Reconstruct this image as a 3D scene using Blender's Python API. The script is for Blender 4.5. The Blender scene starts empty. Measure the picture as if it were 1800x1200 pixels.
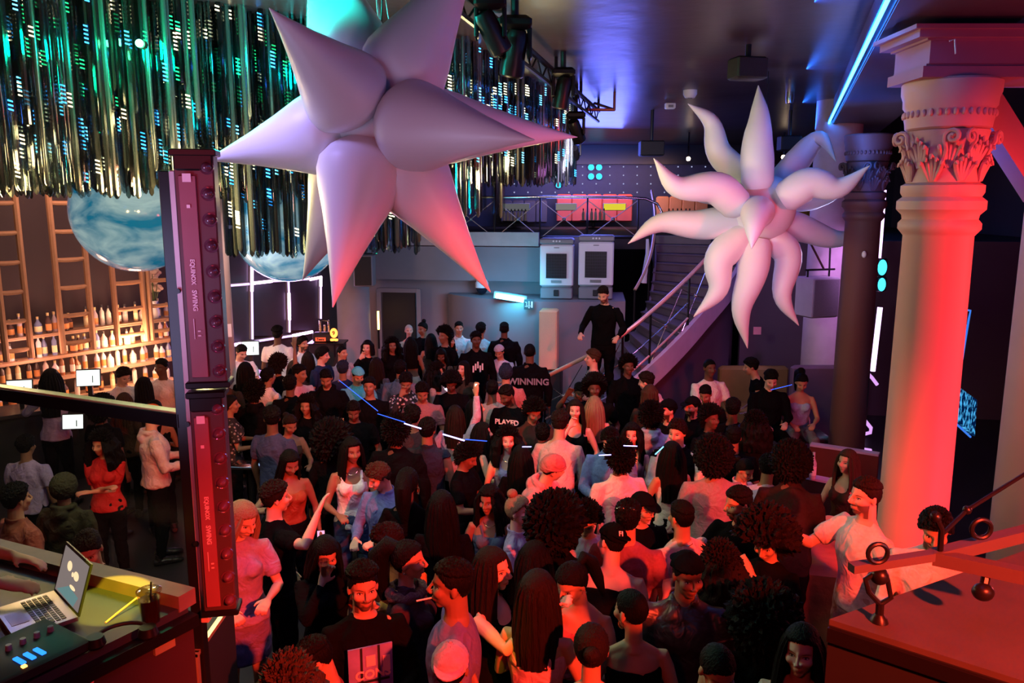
import bpy, math, random
import numpy as np
from mathutils import Vector, Matrix, noise, Quaternion
R = math.radians
PI = math.pi
sc = bpy.context.scene
col = sc.collection
random.seed(7)
rng = np.random.RandomState(11)
# ------------------------------------------------------------------ camera
TH = R(9.9); FP = 1400.0; CZ = 4.0          # photographer stands on the raised booth platform
cam = bpy.data.cameras.new('camera'); cam.sensor_width = 36; cam.lens = 36*FP/1800
co = bpy.data.objects.new('camera', cam); col.objects.link(co)
co.location = (0, 0, CZ); co.rotation_euler = (PI/2-TH, 0, 0); sc.camera = co
cam.clip_start = 0.05; cam.clip_end = 200
cT, sT = math.cos(TH), math.sin(TH)
def PY(px, py, Y):
    dx = (px-900)/FP; dy = -(py-600)/FP
    t = Y/(cT+dy*sT)
    return Vector((t*dx, Y, CZ+t*(-sT+dy*cT)))
def PZ(px, py, z):
    dx = (px-900)/FP; dy = -(py-600)/FP
    t = (z-CZ)/(-sT+dy*cT)
    return Vector((t*dx, t*(cT+dy*sT), z))
# ------------------------------------------------------------------ materials
def nodes(name):
    m = bpy.data.materials.new(name); m.use_nodes = True
    nt = m.node_tree
    return m, nt, nt.nodes['Principled BSDF']
def setc(p, k, v):
    if len(v) == 3: v = (*v, 1)
    p.inputs[k].default_value = v
MC = {}
def M(name, c=(.5,.5,.5), rough=.6, metal=0, emit=None, es=1, var=.15, scale=6, bump=0, trans=0, alpha=1, stretch=None, coat=0):
    if name in MC: return MC[name]
    m, nt, p = nodes(name)
    setc(p, 'Base Color', c); p.inputs['Roughness'].default_value = rough; p.inputs['Metallic'].default_value = metal
    if trans: p.inputs['Transmission Weight'].default_value = trans
    if alpha < 1: p.inputs['Alpha'].default_value = alpha
    if coat: p.inputs['Coat Weight'].default_value = coat
    if emit:
        setc(p, 'Emission Color', emit); p.inputs['Emission Strength'].default_value = es
    elif var or bump:
        tc = nt.nodes.new('ShaderNodeTexCoord'); nz = nt.nodes.new('ShaderNodeTexNoise')
        nz.inputs['Scale'].default_value = scale; nz.inputs['Detail'].default_value = 5
        src = tc.outputs['Object']
        if stretch:
            mp = nt.nodes.new('ShaderNodeMapping'); mp.inputs['Scale'].default_value = stretch
            nt.links.new(src, mp.inputs[0]); src = mp.outputs[0]
        nt.links.new(src, nz.inputs['Vector'])
        if var:
            mx = nt.nodes.new('ShaderNodeMix'); mx.data_type = 'RGBA'
            mx.inputs['A'].default_value = (*[v*(1-var) for v in c], 1)
            mx.inputs['B'].default_value = (*[min(1, v*(1+var)) for v in c], 1)
            nt.links.new(nz.outputs['Fac'], mx.inputs['Factor'])
            nt.links.new(mx.outputs['Result'], p.inputs['Base Color'])
        if bump:
            b = nt.nodes.new('ShaderNodeBump'); b.inputs['Strength'].default_value = bump; b.inputs['Distance'].default_value = .02
            nt.links.new(nz.outputs['Fac'], b.inputs['Height']); nt.links.new(b.outputs[0], p.inputs['Normal'])
    MC[name] = m
    return m
def E(name, c, s):            # something that gives off light
    if name in MC: return MC[name]
    m = bpy.data.materials.new(name); m.use_nodes = True; nt = m.node_tree; nt.nodes.clear()
    e = nt.nodes.new('ShaderNodeEmission'); o = nt.nodes.new('ShaderNodeOutputMaterial')
    e.inputs[0].default_value = (*c, 1); e.inputs[1].default_value = s
    nt.links.new(e.outputs[0], o.inputs[0]); MC[name] = m
    return m
def glassy(name, tint=(1,1,1), gloss=.1, rough=.05):   # thin clear sheet: mostly see-through, a little mirror
    if name in MC: return MC[name]
    m = bpy.data.materials.new(name); m.use_nodes = True; nt = m.node_tree; nt.nodes.clear()
    t = nt.nodes.new('ShaderNodeBsdfTransparent'); g = nt.nodes.new('ShaderNodeBsdfGlossy'); x = nt.nodes.new('ShaderNodeMixShader')
    o = nt.nodes.new('ShaderNodeOutputMaterial'); f = nt.nodes.new('ShaderNodeLayerWeight'); f.inputs[0].default_value = .5; pw = nt.nodes.new('ShaderNodeMath'); pw.operation = 'POWER'; pw.inputs[1].default_value = 4
    ma = nt.nodes.new('ShaderNodeMath'); ma.operation = 'MULTIPLY_ADD'; ma.inputs[1].default_value = 1.0; ma.inputs[2].default_value = gloss
    t.inputs[0].default_value = (*tint, 1); g.inputs['Roughness'].default_value = rough
    nt.links.new(f.outputs[1], pw.inputs[0]); nt.links.new(pw.outputs[0], ma.inputs[0]); nt.links.new(ma.outputs[0], x.inputs[0])
    nt.links.new(t.outputs[0], x.inputs[1]); nt.links.new(g.outputs[0], x.inputs[2]); nt.links.new(x.outputs[0], o.inputs[0])
    MC[name] = m
    return m
# ------------------------------------------------------------------ mesh builder
class MB:
    def __init__(s): s.v = []; s.f = []; s.mi = []; s.cur = 0
    def add(s, vs, fs):
        o = len(s.v); s.v += [tuple(p) for p in vs]; s.f += [tuple(i+o for i in f) for f in fs]; s.mi += [s.cur]*len(fs)
        return s
    def box(s, c, d, rz=0, rx=0, ry=0, bev=0):
        m = Matrix.Translation(c) @ Matrix.Rotation(rz, 4, 'Z') @ Matrix.Rotation(ry, 4, 'Y') @ Matrix.Rotation(rx, 4, 'X')
        x, y, z = d[0]/2, d[1]/2, d[2]/2
        if bev:
            b = min(bev, x*.9, y*.9, z*.9)
            vs = []
            for k in (-1, 1):
                for (ix, iy, iz) in ((x-b, y-b, z), (x, y, z-b)):
                    pass
            prof = [(-z, b), (-z+b, 0), (z-b, 0), (z, b)]
            for zz, ins in prof:
                xx, yy = x-ins, y-ins
                c_ = b*.6
                for q in ((xx, -yy+c_), (xx, yy-c_), (xx-c_, yy), (-xx+c_, yy), (-xx, yy-c_), (-xx, -yy+c_), (-xx+c_, -yy), (xx-c_, -yy)):
                    vs.append(m @ Vector((q[0], q[1], zz)))
            fs = [tuple(range(7, -1, -1)), tuple(range(24, 32))]
            for r in range(3):
                for i in range(8):
                    j = (i+1) % 8
                    fs.append((r*8+i, r*8+j, r*8+8+j, r*8+8+i))
            return s.add(vs, fs)
        vs = [m @ Vector((a*x, b*y, c*z)) for a in (-1, 1) for b in (-1, 1) for c in (-1, 1)]
        return s.add(vs, [(0,1,3,2), (4,6,7,5), (0,4,5,1), (2,3,7,6), (0,2,6,4), (1,5,7,3)])
    def beam(s, a, b, w, h):     # rectangular bar between two points, h measured upwards
        a, b = Vector(a), Vector(b); d = (b-a); L = d.length; d.normalize()
        up = Vector((0, 0, 1)) if abs(d.z) < .95 else Vector((0, 1, 0))
        sd = d.cross(up).normalized(); up = sd.cross(d)
        vs = [p + sd*(i*w/2) + up*(j*h/2) for p in (a, b) for i, j in ((-1,-1), (1,-1), (1,1), (-1,1))]
        return s.add(vs, [(0,1,2,3), (7,6,5,4), (0,4,5,1), (1,5,6,2), (2,6,7,3), (3,7,4,0)])
    def tube(s, pts, rad, n=10, side=None, caps=True):
        pts = [Vector(p) for p in pts]; k = len(pts)
        if not isinstance(rad, (list, tuple)): rad = [rad]*k
        vs = []; ref = Vector(side) if side is not None else None
        for i, p in enumerate(pts):
            d = (pts[min(i+1, k-1)]-pts[max(i-1, 0)]).normalized()
            if ref is None:
                ref = Vector((0, 0, 1)) if abs(d.z) < .9 else Vector((1, 0, 0))
            a = (ref-d*ref.dot(d))
            if a.length < 1e-5: a = d.orthogonal()
            a.normalize(); b = d.cross(a)
            if side is None: ref = a
            r = rad[i]; ra, rb = (r if isinstance(r, (tuple, list)) else (r, r))
            for j in range(n):
                t = 2*PI*j/n
                vs.append(p+a*(ra*math.cos(t))+b*(rb*math.sin(t)))
        fs = [(i*n+j, i*n+(j+1) % n, (i+1)*n+(j+1) % n, (i+1)*n+j) for i in range(k-1) for j in range(n)]
        if caps: fs += [tuple(range(n-1, -1, -1)), tuple((k-1)*n+j for j in range(n))]
        return s.add(vs, fs)
    def loft(s, rings, n=20):     # rings: (cx,cy,z,rx,ry)
        vs = [(cx+rx*math.cos(2*PI*j/n), cy+ry*math.sin(2*PI*j/n), z) for cx, cy, z, rx, ry in rings for j in range(n)]
        k = len(rings)
        fs = [(i*n+j, i*n+(j+1) % n, (i+1)*n+(j+1) % n, (i+1)*n+j) for i in range(k-1) for j in range(n)]
        fs += [tuple(range(n-1, -1, -1)), tuple((k-1)*n+j for j in range(n))]
        return s.add(vs, fs)
    def lathe(s, prof, c=(0,0,0), n=24):
        return s.loft([(c[0], c[1], c[2]+z, r, r) for r, z in prof], n)
    def ball(s, c, r, nu=14, nv=9, m=None):
        if not isinstance(r, (tuple, list)): r = (r, r, r)
        rings = []
        vs = [(0, 0, -1)]
        for i in range(1, nv):
            t = PI*i/nv
            vs += [(math.sin(t)*math.cos(2*PI*j/nu), math.sin(t)*math.sin(2*PI*j/nu), -math.cos(t)) for j in range(nu)]
        vs.append((0, 0, 1))
        fs = [(0, 1+(j+1) % nu, 1+j) for j in range(nu)]
        for i in range(nv-2):
            for j in range(nu):
                a = 1+i*nu; b = a+nu
                fs.append((a+j, a+(j+1) % nu, b+(j+1) % nu, b+j))
        a = 1+(nv-2)*nu; L = len(vs)-1
        fs += [(a+j, a+(j+1) % nu, L) for j in range(nu)]
        out = []
        for p in vs:
            q = Vector((p[0]*r[0], p[1]*r[1], p[2]*r[2]))
            if m is not None: q = m @ q
            out.append(q+Vector(c))
        return s.add(out, fs)
    def prism(s, poly, z0, z1):
        n = len(poly)
        vs = [(x, y, z0) for x, y in poly]+[(x, y, z1) for x, y in poly]
        return s.add(vs, [tuple(range(n-1, -1, -1)), tuple(range(n, 2*n))]+[(i, (i+1) % n, n+(i+1) % n, n+i) for i in range(n)])
    def mesh(s, name, smooth=True):
        me = bpy.data.meshes.new(name); me.from_pydata(s.v, [], s.f)
        if s.mi and max(s.mi): me.polygons.foreach_set('material_index', s.mi)
        me.update()
        if smooth: me.shade_smooth(); me.set_sharp_from_angle(angle=R(42))
        return me
    def build(s, name, mat, parent=None, smooth=True, loc=None):
        me = s.mesh(name, smooth)
        for m in (mat if isinstance(mat, (list, tuple)) else [mat]): me.materials.append(m)
        return link(name, me, parent, loc)
def link(name, me, parent=None, loc=None):
    o = bpy.data.objects.new(name, me); col.objects.link(o)
    if parent is not None: o.parent = parent
    if loc is not None: o.location = loc
    return o
def tag(o, label, cat, group=None, kind=None):
    if label: o['label'] = label
    if cat: o['category'] = cat
    if group: o['group'] = group
    if kind: o['kind'] = kind
    return o
def thing(name, label, cat, loc=(0,0,0), rz=0, group=None):
    o = bpy.data.objects.new(name, None); col.objects.link(o); o.location = loc; o.rotation_euler = (0, 0, rz)
    o.empty_display_size = .05
    return tag(o, label, cat, group)
def struct(o): o['kind'] = 'structure'; return o
def copy_tree(o, parent=None):
    c = o.copy(); col.objects.link(c); c.parent = parent
    for ch in list(o.children): copy_tree(ch, c)
    return c
def text(s, size, mat, parent, loc, rot, name='lettering', ext=.002, font=None, sx=1):
    cu = bpy.data.curves.new(name, 'FONT'); cu.body = s; cu.size = size; cu.extrude = ext; cu.align_x = 'CENTER'; cu.align_y = 'CENTER'
    cu.resolution_u = 3; cu.offset = size*.03
    tmp = bpy.data.objects.new(name, cu); col.objects.link(tmp)
    me = bpy.data.meshes.new_from_object(tmp.evaluated_get(bpy.context.evaluated_depsgraph_get())); me.name = name
    bpy.data.objects.remove(tmp); bpy.data.curves.remove(cu); me.materials.clear(); me.materials.append(mat)
    o = bpy.data.objects.new(name, me); col.objects.link(o)
    o.parent = parent; o.location = loc; o.rotation_euler = rot; o.scale = (sx, 1, 1)
    return o
def lamp(kind, loc, color, power, target=None, size=.3, angle=60, blend=.6, name='lamp', sy=None):
    l = bpy.data.lights.new(name, kind); l.color = color; l.energy = power
    if kind == 'AREA':
        l.size = size
        if sy: l.shape = 'RECTANGLE'; l.size_y = sy
    else: l.shadow_soft_size = size
    if kind == 'SPOT': l.spot_size = R(angle); l.spot_blend = blend
    o = bpy.data.objects.new(name, l); col.objects.link(o); o.location = loc
    if target is not None:
        o.rotation_euler = (Vector(target)-Vector(loc)).to_track_quat('-Z', 'Y').to_euler()
    return o
# the room runs towards a vanishing point right of centre
DV = Vector((.345, 1, 0)).normalized()      # along the columns
DN = Vector((1, -.345, 0)).normalized()     # across, to the right
# ------------------------------------------------------------------ people: one continuous body each, hair and clothes as children
def objcol_mat(name, rough=.7, kind='cloth', sheen=0, spec=.3):
    m, nt, p = nodes(name); N = nt.nodes; Lk = nt.links
    oi = N.new('ShaderNodeObjectInfo'); p.inputs['Roughness'].default_value = rough
    p.inputs['Specular IOR Level'].default_value = spec
    base = oi.outputs['Color']
    tc = N.new('ShaderNodeTexCoord'); nz = N.new('ShaderNodeTexNoise')
    Lk.new(tc.outputs['Object'], nz.inputs['Vector'])
    def mix(fac, a, b, blend='MIX'):
        x = N.new('ShaderNodeMix'); x.data_type = 'RGBA'; x.blend_type = blend
        for k, v in (('Factor', fac), ('A', a), ('B', b)):
            if isinstance(v, (int, float)): x.inputs[k].default_value = v
            elif isinstance(v, tuple): x.inputs[k].default_value = v
            else: Lk.new(v, x.inputs[k])
        return x.outputs['Result']
    def math_(op, a, b=None, c=None):
        x = N.new('ShaderNodeMath'); x.operation = op
        for i, v in enumerate((a, b, c)):
            if v is None: continue
            if isinstance(v, (int, float)): x.inputs[i].default_value = v
            else: Lk.new(v, x.inputs[i])
        return x.outputs[0]
    if kind == 'skin':
        nz.inputs['Scale'].default_value = 14
        base = mix(math_('MULTIPLY', nz.outputs['Fac'], .25), base, (0.35, .08, .05, 1), 'MULTIPLY')
        at = N.new('ShaderNodeAttribute'); at.attribute_name = 'hc'; sx = N.new('ShaderNodeSeparateXYZ'); Lk.new(at.outputs['Vector'], sx.inputs[0])
        X, Y_, Z = sx.outputs[0], sx.outputs[1], sx.outputs[2]
        AX = math_('ABSOLUTE', X)
        front = math_('MULTIPLY', math_('LESS_THAN', Y_, -.035), math_('GREATER_THAN', Y_, -.128))
        def ell(u, v, cu, cv, ru, rv, soft=.35):
            a = math_('DIVIDE', math_('SUBTRACT', u, cu), ru); b = math_('DIVIDE', math_('SUBTRACT', v, cv), rv)
            d = math_('SQRT', math_('ADD', math_('MULTIPLY', a, a), math_('MULTIPLY', b, b)))
            f = math_('DIVIDE', math_('SUBTRACT', 1+soft/2, d), soft)
            f = math_('MINIMUM', math_('MAXIMUM', f, 0.0), 1.0)
            return math_('MULTIPLY', f, front)
        brz = math_('ADD', Z, math_('MULTIPLY', math_('ABSOLUTE', math_('SUBTRACT', AX, .034)), .35))
        beard = math_('MULTIPLY', oi.outputs['Object Index'], .01)
        jaw = math_('MINIMUM', math_('MAXIMUM', math_('DIVIDE', math_('SUBTRACT', -.030, Z), .015), 0.0), 1.0)
        jaw = math_('MULTIPLY', jaw, math_('GREATER_THAN', Z, -.135))
        jaw2 = math_('MULTIPLY', jaw, math_('LESS_THAN', Y_, .0))
        sd = math_('MAXIMUM', math_('MINIMUM', math_('DIVIDE', math_('SUBTRACT', AX, .026), .01), 1.0),
                   math_('MAXIMUM', ell(X, Z, 0, -.048, .032, .0075), ell(X, Z, 0, -.098, .04, .026)))
        fb = math_('MULTIPLY', math_('MULTIPLY', jaw2, sd), beard)
        base = mix(math_('MULTIPLY', fb, .9), base, (.008, .005, .004, 1))
        base = mix(math_('MULTIPLY', ell(X, Z, 0, -.064, .024, .0085), .55), base, (.25, .04, .035, 1))
        base = mix(math_('MULTIPLY', ell(AX, brz, .034, .0225, .020, .0036), .75), base, (.01, .006, .004, 1))
        base = mix(ell(AX, Z, .032, .0015, .0155, .0062), base, (.02, .01, .008, 1))
        base = mix(ell(AX, Z, .032, .0, .0118, .0036), base, (.42, .38, .36, 1))
        base = mix(ell(AX, Z, .032, .0005, .0052, .0042), base, (.01, .006, .005, 1))
        p.inputs['Subsurface Weight'].default_value = 0
    else:
        nz.inputs['Scale'].default_value = 60 if kind == 'cloth' else 9
        nz.inputs['Detail'].default_value = 4
        f = math_('MULTIPLY', nz.outputs['Fac'], .5)
        base = mix(f, base, (.25, .25, .25, 1), 'MULTIPLY')
        if kind == 'hair':
            mp = N.new('ShaderNodeMapping'); mp.inputs['Scale'].default_value = (1, 1, .12)
            Lk.new(tc.outputs['Object'], mp.inputs[0]); Lk.new(mp.outputs[0], nz.inputs['Vector']); nz.inputs['Scale'].default_value = 130
        b = N.new('ShaderNodeBump'); b.inputs['Strength'].default_value = .35 if kind != 'hair' else .9; b.inputs['Distance'].default_value = .004 if kind != 'hair' else .012
        if kind != 'hair':
            n2 = N.new('ShaderNodeTexNoise'); n2.inputs['Scale'].default_value = 9; n2.inputs['Detail'].default_value = 2; n2.inputs['Distortion'].default_value = 1.2
            Lk.new(tc.outputs['Object'], n2.inputs['Vector']); b2 = N.new('ShaderNodeBump'); b2.inputs['Strength'].default_value = .8; b2.inputs['Distance'].default_value = .03
            Lk.new(n2.outputs['Fac'], b2.inputs['Height']); Lk.new(b2.outputs[0], b.inputs['Normal'])
        Lk.new(nz.outputs['Fac'], b.inputs['Height']); Lk.new(b.outputs[0], p.inputs['Normal'])
        if kind == 'plaid' or kind == 'print':
            w = N.new('ShaderNodeTexVoronoi'); w.inputs['Scale'].default_value = 22
            Lk.new(tc.outputs['Object'], w.inputs['Vector'])
            base = mix(math_('GREATER_THAN', w.outputs['Distance'], .33), base, (.02, .02, .025, 1))
    Lk.new(base, p.inputs['Base Color'])
    return m
m_skin = objcol_mat('skin', .5, 'skin', spec=.22)
m_cloth = objcol_mat('cloth', .9, 'cloth', spec=.04)
m_print = objcol_mat('printed_cloth', .85, 'print', spec=.15)
m_leather = objcol_mat('leather', .38, 'cloth', spec=.5)
m_hair = objcol_mat('hair', .6, 'hair', spec=.10)

def ik(s, w, l1, l2, pole):
    s, w, pole = Vector(s), Vector(w), Vector(pole)
    d = w-s; L = d.length
    if L > (l1+l2)*.985: w = s+d*((l1+l2)*.985/L); d = w-s; L = d.length
    a = (l1*l1-l2*l2+L*L)/(2*L); h = math.sqrt(max(0, l1*l1-a*a)); dn = d.normalized()
    pp = pole-dn*pole.dot(dn); pp.normalize()
    return s+dn*a+pp*h, w
# pose: right wrist (viewer's left when facing us), left wrist, forward lean, hand curl
POSES = {
 'stand': dict(r=(-.27,-.04,.86), l=(.27,-.06,.86)),
 'bent':  dict(r=(-.13,-.29,1.10), l=(.12,-.30,1.13), curl=50),
 'drink': dict(r=(-.15,-.28,1.27), l=(.26,-.10,.90), curl=55),
 'phone': dict(r=(-.09,-.31,1.34), l=(.07,-.32,1.30), curl=45),
 'sip':   dict(r=(-.06,-.19,1.48), l=(.24,-.12,.92), curl=60),
 'up':    dict(r=(-.24,-.08,1.95), l=(.22,-.18,1.05), curl=30),
 'wave':  dict(r=(-.36,-.22,1.60), l=(.25,-.10,.95), curl=15),
 'point': dict(r=(-.40,-.36,1.34), l=(.25,-.08,.88), curl=20, point=1),
 'gest':  dict(r=(-.20,-.37,1.33), l=(.25,-.08,.88), curl=10),
 'out':   dict(r=(-.60,-.20,1.22), l=(.50,-.22,1.15), curl=15),
 'cross': dict(r=(.08,-.20,1.19), l=(-.10,-.19,1.15), curl=40),
 'dance': dict(r=(-.27,-.26,1.46), l=(.30,-.26,1.30), curl=35),
 'neck':  dict(r=(-.18,-.40,1.52), l=(.10,-.38,1.45), curl=25),
 'lean':  dict(r=(-.16,-.30,1.02), l=(.16,-.30,1.02), lean=24, curl=40),
 'bow':   dict(r=(-.16,-.28,1.00), l=(.16,-.28,1.00), lean=48, curl=40),
 'rail':  dict(r=(-.26,-.26,1.05), l=(.30,-.28,1.05), curl=60),
 'sit':   dict(r=(-.14,-.32,1.08), l=(.13,-.33,1.10), sit=1, curl=50),
 'type':  dict(r=(-.05,-.50,1.16), l=(.20,-.42,1.16), curl=20, lean=10),
}
LOOKS = {'F': (0, 0), 'L': (42, 4), 'R': (-42, 4), 'D': (0, 26), 'l': (20, 8), 'r': (-20, 8), 'U': (10, -8), 'LD': (32, 28), 'RD': (-32, 28)}
HIPZ, HEADC = .95, Vector((0, -.012, 1.633))
def smooth(a, b, x):
    t = min(1, max(0, (x-a)/(b-a))); return t*t*(3-2*t)
def bendp(p, lean):
    if not lean: return Vector(p)
    a = R(lean)*smooth(.86, 1.16, p[2])
    q = Vector(p)-Vector((0, 0, HIPZ)); q.rotate(Euler_x(a)); return q+Vector((0, 0, HIPZ))
def Euler_x(a): return Quaternion((1, 0, 0), a)
def head_matrix(pose, look):
    yaw, nod = LOOKS[look]; lean = POSES[pose].get('lean', 0)
    lk = max(0, nod) - lean*.45
    B = Matrix.Translation((0, 0, HIPZ)) @ Matrix.Rotation(R(lean), 4, 'X') @ Matrix.Translation((0, 0, -HIPZ))
    nk = Vector((0, .01, 1.53))
    return B @ Matrix.Translation(nk) @ Matrix.Rotation(R(yaw), 4, 'Z') @ Matrix.Rotation(R(lk if nod >= 0 else nod-lean*.45), 4, 'X') @ Matrix.Translation(-nk) @ Matrix.Translation(HEADC)
def joints(sex, pose):
    P = POSES[pose]; f = sex == 'f'
    sw = .165 if f else .19
    J = dict(sR=Vector((-sw+.004, 0, 1.382)), sL=Vector((sw-.004, 0, 1.382)))
    pr = P.get('poleR', (-.55, .45, -.7)); pl = (.55, .45, -.7)
    if pose == 'up': pr = (-1, -.3, -.1)
    if pose == 'out': pr = (0, .6, -.8)
    J['eR'], J['wR'] = ik(J['sR'], P['r'], .285, .25, pr)
    J['eL'], J['wL'] = ik(J['sL'], P['l'], .285, .25, pl)
    hx = .088 if not f else .085
    if P.get('sit'):
        J['legs'] = [[(s*hx, .02, .92), (s*.14, -.42, .90), (s*.13, -.44, .47)] for s in (-1, 1)]
    else:
        J['legs'] = [[(-hx, 0, .90), (-.10, -.03, .49), (-.115, .03, .085)], [(hx, 0, .90), (.10, -.015, .49), (.12, .0, .085)]]
    return J
def hand(mb, w, d, nrm, curl, thumb_s, point=0):
    d = d.normalized(); nrm = (nrm-d*nrm.dot(d)).normalized(); sd = d.cross(nrm).normalized()
    mb.tube([w-d*.015, w+d*.02, w+d*.06, w+d*.092], [(.024,.019), (.034,.018), (.041,.016), (.038,.013)], 10, side=sd)
    for i, (o, L) in enumerate(((-.031, .072), (-.0105, .082), (.0105, .078), (.031, .062))):
        c = curl*(1+.12*i)
        if point and i == (0 if thumb_s > 0 else 0): c = 4
        elif point: c = 75
        p = w+d*.088+sd*(o*thumb_s*-1); pts = [p-d*.01]; a = R(c*.35); pts.append(p)
        for k in range(3):
            a += 0 if k == 0 else R(c)
            seg = L*(.45, .32, .23)[k]
            dd = d*math.cos(a)+nrm*math.sin(a)+sd*(o*-thumb_s*1.4*(1-k*.3))
            p = p+dd.normalized()*seg; pts.append(p)
        mb.tube(pts, [.0092, .0092, .0088, .0082, .0066], 7)
    p = w+d*.022+sd*(.030*thumb_s)
    t = (d*.72+sd*(.75*thumb_s)+nrm*.35).normalized(); t2 = (d*.9+sd*(.25*thumb_s)+nrm*.5).normalized()
    mb.tube([p-t*.012, p+t*.035, p+t*.035+t2*.03], [.0125, .0105, .0078], 7)
def arm(mb, J, s, f, infl=0, t1=1.0, hnd=True, curl=30, point=0):
    S, Ee, W = J['s'+s], J['e'+s], J['w'+s]; k = .86 if f else 1
    def at(t): return S.lerp(Ee, t*2) if t < .5 else Ee.lerp(W, (t-.5)*2)
    prof = [(0, .048), (.12, .051), (.25, .047), (.42, .039), (.5, .039), (.6, .041), (.75, .034), (.92, .026), (1.0, .0245)]
    pts, rr = [], []
    inward = Vector((0.06 if s == 'R' else -.06, 0, .0))
    pts.append(S+inward); rr.append(.040*k+infl*.6)
    for t, r in prof:
        if t > t1: 
            pts.append(at(t1)); rr.append(r*k+infl); break
        pts.append(at(t)); rr.append(r*k+infl*(1 if t < .6 else .75))
    mb.tube(pts, rr, 12)
    sg = -1 if s == 'R' else 1
    mb.tube([(0, .02, 1.455), (sg*.06, .016, 1.428), (sg*(.14 if not f else .12), .006, 1.392)], [.044*k+infl*.4, .040*k+infl*.4, .036*k+infl*.5], 12)
    if hnd:
        d = (W-Ee).normalized()
        nrm = Vector((.9 if s == 'R' else -.9, 0, -.25)) if abs(d.z) > .6 else Vector((0.2 if s == 'R' else -.2, .25, -1))
        if d.z > .5: nrm = Vector((0, -1, 0))
        hand(mb, W, d, nrm, curl, 1 if s == 'R' else -1, point)
def torso_rings(f, e=0):
    if f:
        b = [(.80,0,.125,.10), (.88,.012,.172,.122), (.95,.008,.170,.118), (1.02,0,.142,.10), (1.09,0,.124,.090), (1.17,-.004,.134,.096), (1.26,-.012,.150,.108), (1.33,-.004,.152,.100), (1.385,.0,.145,.080), (1.425,.006,.098,.062), (1.46,.012,.06,.055)]
    else:
        b = [(.80,0,.125,.10), (.88,.008,.162,.115), (.95,.004,.166,.115), (1.02,0,.158,.108), (1.10,0,.155,.104), (1.18,-.002,.165,.110), (1.27,-.006,.182,.120), (1.34,-.002,.184,.112), (1.385,.004,.160,.092), (1.43,.01,.108,.072), (1.475,.014,.068,.060)]
    return [(0, cy, z, rx+e*(1 if z < 1.3 else .55 if z < 1.42 else .35), ry+e) for z, cy, rx, ry in b]
def legs(mb, J, infl=0, tmax=1.0, foot=True, flare=0):
    for L in J['legs']:
        h, k, a = map(Vector, L)
        seq = [(h+Vector((0, 0, .03)) if (h-k).z > .2 else h+(h-k)*.1, .088), (h.lerp(k, .3), .084), (h.lerp(k, .7), .066), (k, .054), (k.lerp(a, .3), .055), (k.lerp(a, .7), .042), (a, .036)]
        pts = [p for p, r in seq]; rr = [r+infl+(flare*i/6) for i, (p, r) in enumerate(seq)]
        n = max(2, int(round(tmax*6))+1)
        mb.tube(pts[:n], rr[:n], 12)
        if foot: mb.tube([a+Vector((0, .055, -.035)), a+Vector((0, .03, -.04)), a+Vector((0, -.06, -.045)), a+Vector((0, -.15, -.058)), a+Vector((0, -.19, -.065))], [(.02,.02), (.036,.038), (.043,.034), (.046,.02), (.03,.012)], 10, side=(1, 0, 0))
def remesh(mb, vox, name, sm=3):
    me = mb.mesh(name, False); ob = bpy.data.objects.new(name, me); col.objects.link(ob)
    md = ob.modifiers.new('r', 'REMESH'); md.mode = 'VOXEL'; md.voxel_size = vox; md.use_smooth_shade = True
    if sm:
        s2 = ob.modifiers.new('s', 'SMOOTH'); s2.factor = .5; s2.iterations = sm
    dg = bpy.context.evaluated_depsgraph_get()
    out = bpy.data.meshes.new_from_object(ob.evaluated_get(dg), depsgraph=dg); out.name = name
    bpy.data.objects.remove(ob); bpy.data.meshes.remove(me)
    out.shade_smooth()
    return out
def co_get(me):
    a = np.empty(len(me.vertices)*3, np.float32); me.vertices.foreach_get('co', a); return a.reshape(-1, 3).astype(np.float64)
def co_set(me, a): me.vertices.foreach_set('co', a.astype(np.float32).ravel()); me.update()
def bend_np(a, lean):
    if not lean: return a
    t = np.clip((a[:, 2]-.86)/.30, 0, 1); t = t*t*(3-2*t); th = R(lean)*t
    y = a[:, 1].copy(); z = a[:, 2]-HIPZ
    o = a.copy(); o[:, 1] = y*np.cos(th)-z*np.sin(th); o[:, 2] = y*np.sin(th)+z*np.cos(th)+HIPZ
    return o
def bump_np(a, amp, freqs, seed=0):
    r = np.random.RandomState(seed); d = np.zeros(len(a))
    for f in freqs:
        for _ in range(3):
            k = r.normal(size=3); k /= np.linalg.norm(k); d += np.sin(a @ (k*f)+r.uniform(0, 6))*amp/len(freqs)/1.7
    return d
def normals(me):
    n = np.empty(len(me.vertices)*3, np.float32); me.vertices.foreach_get('normal', n); return n.reshape(-1, 3)
CACHE = {}
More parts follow.
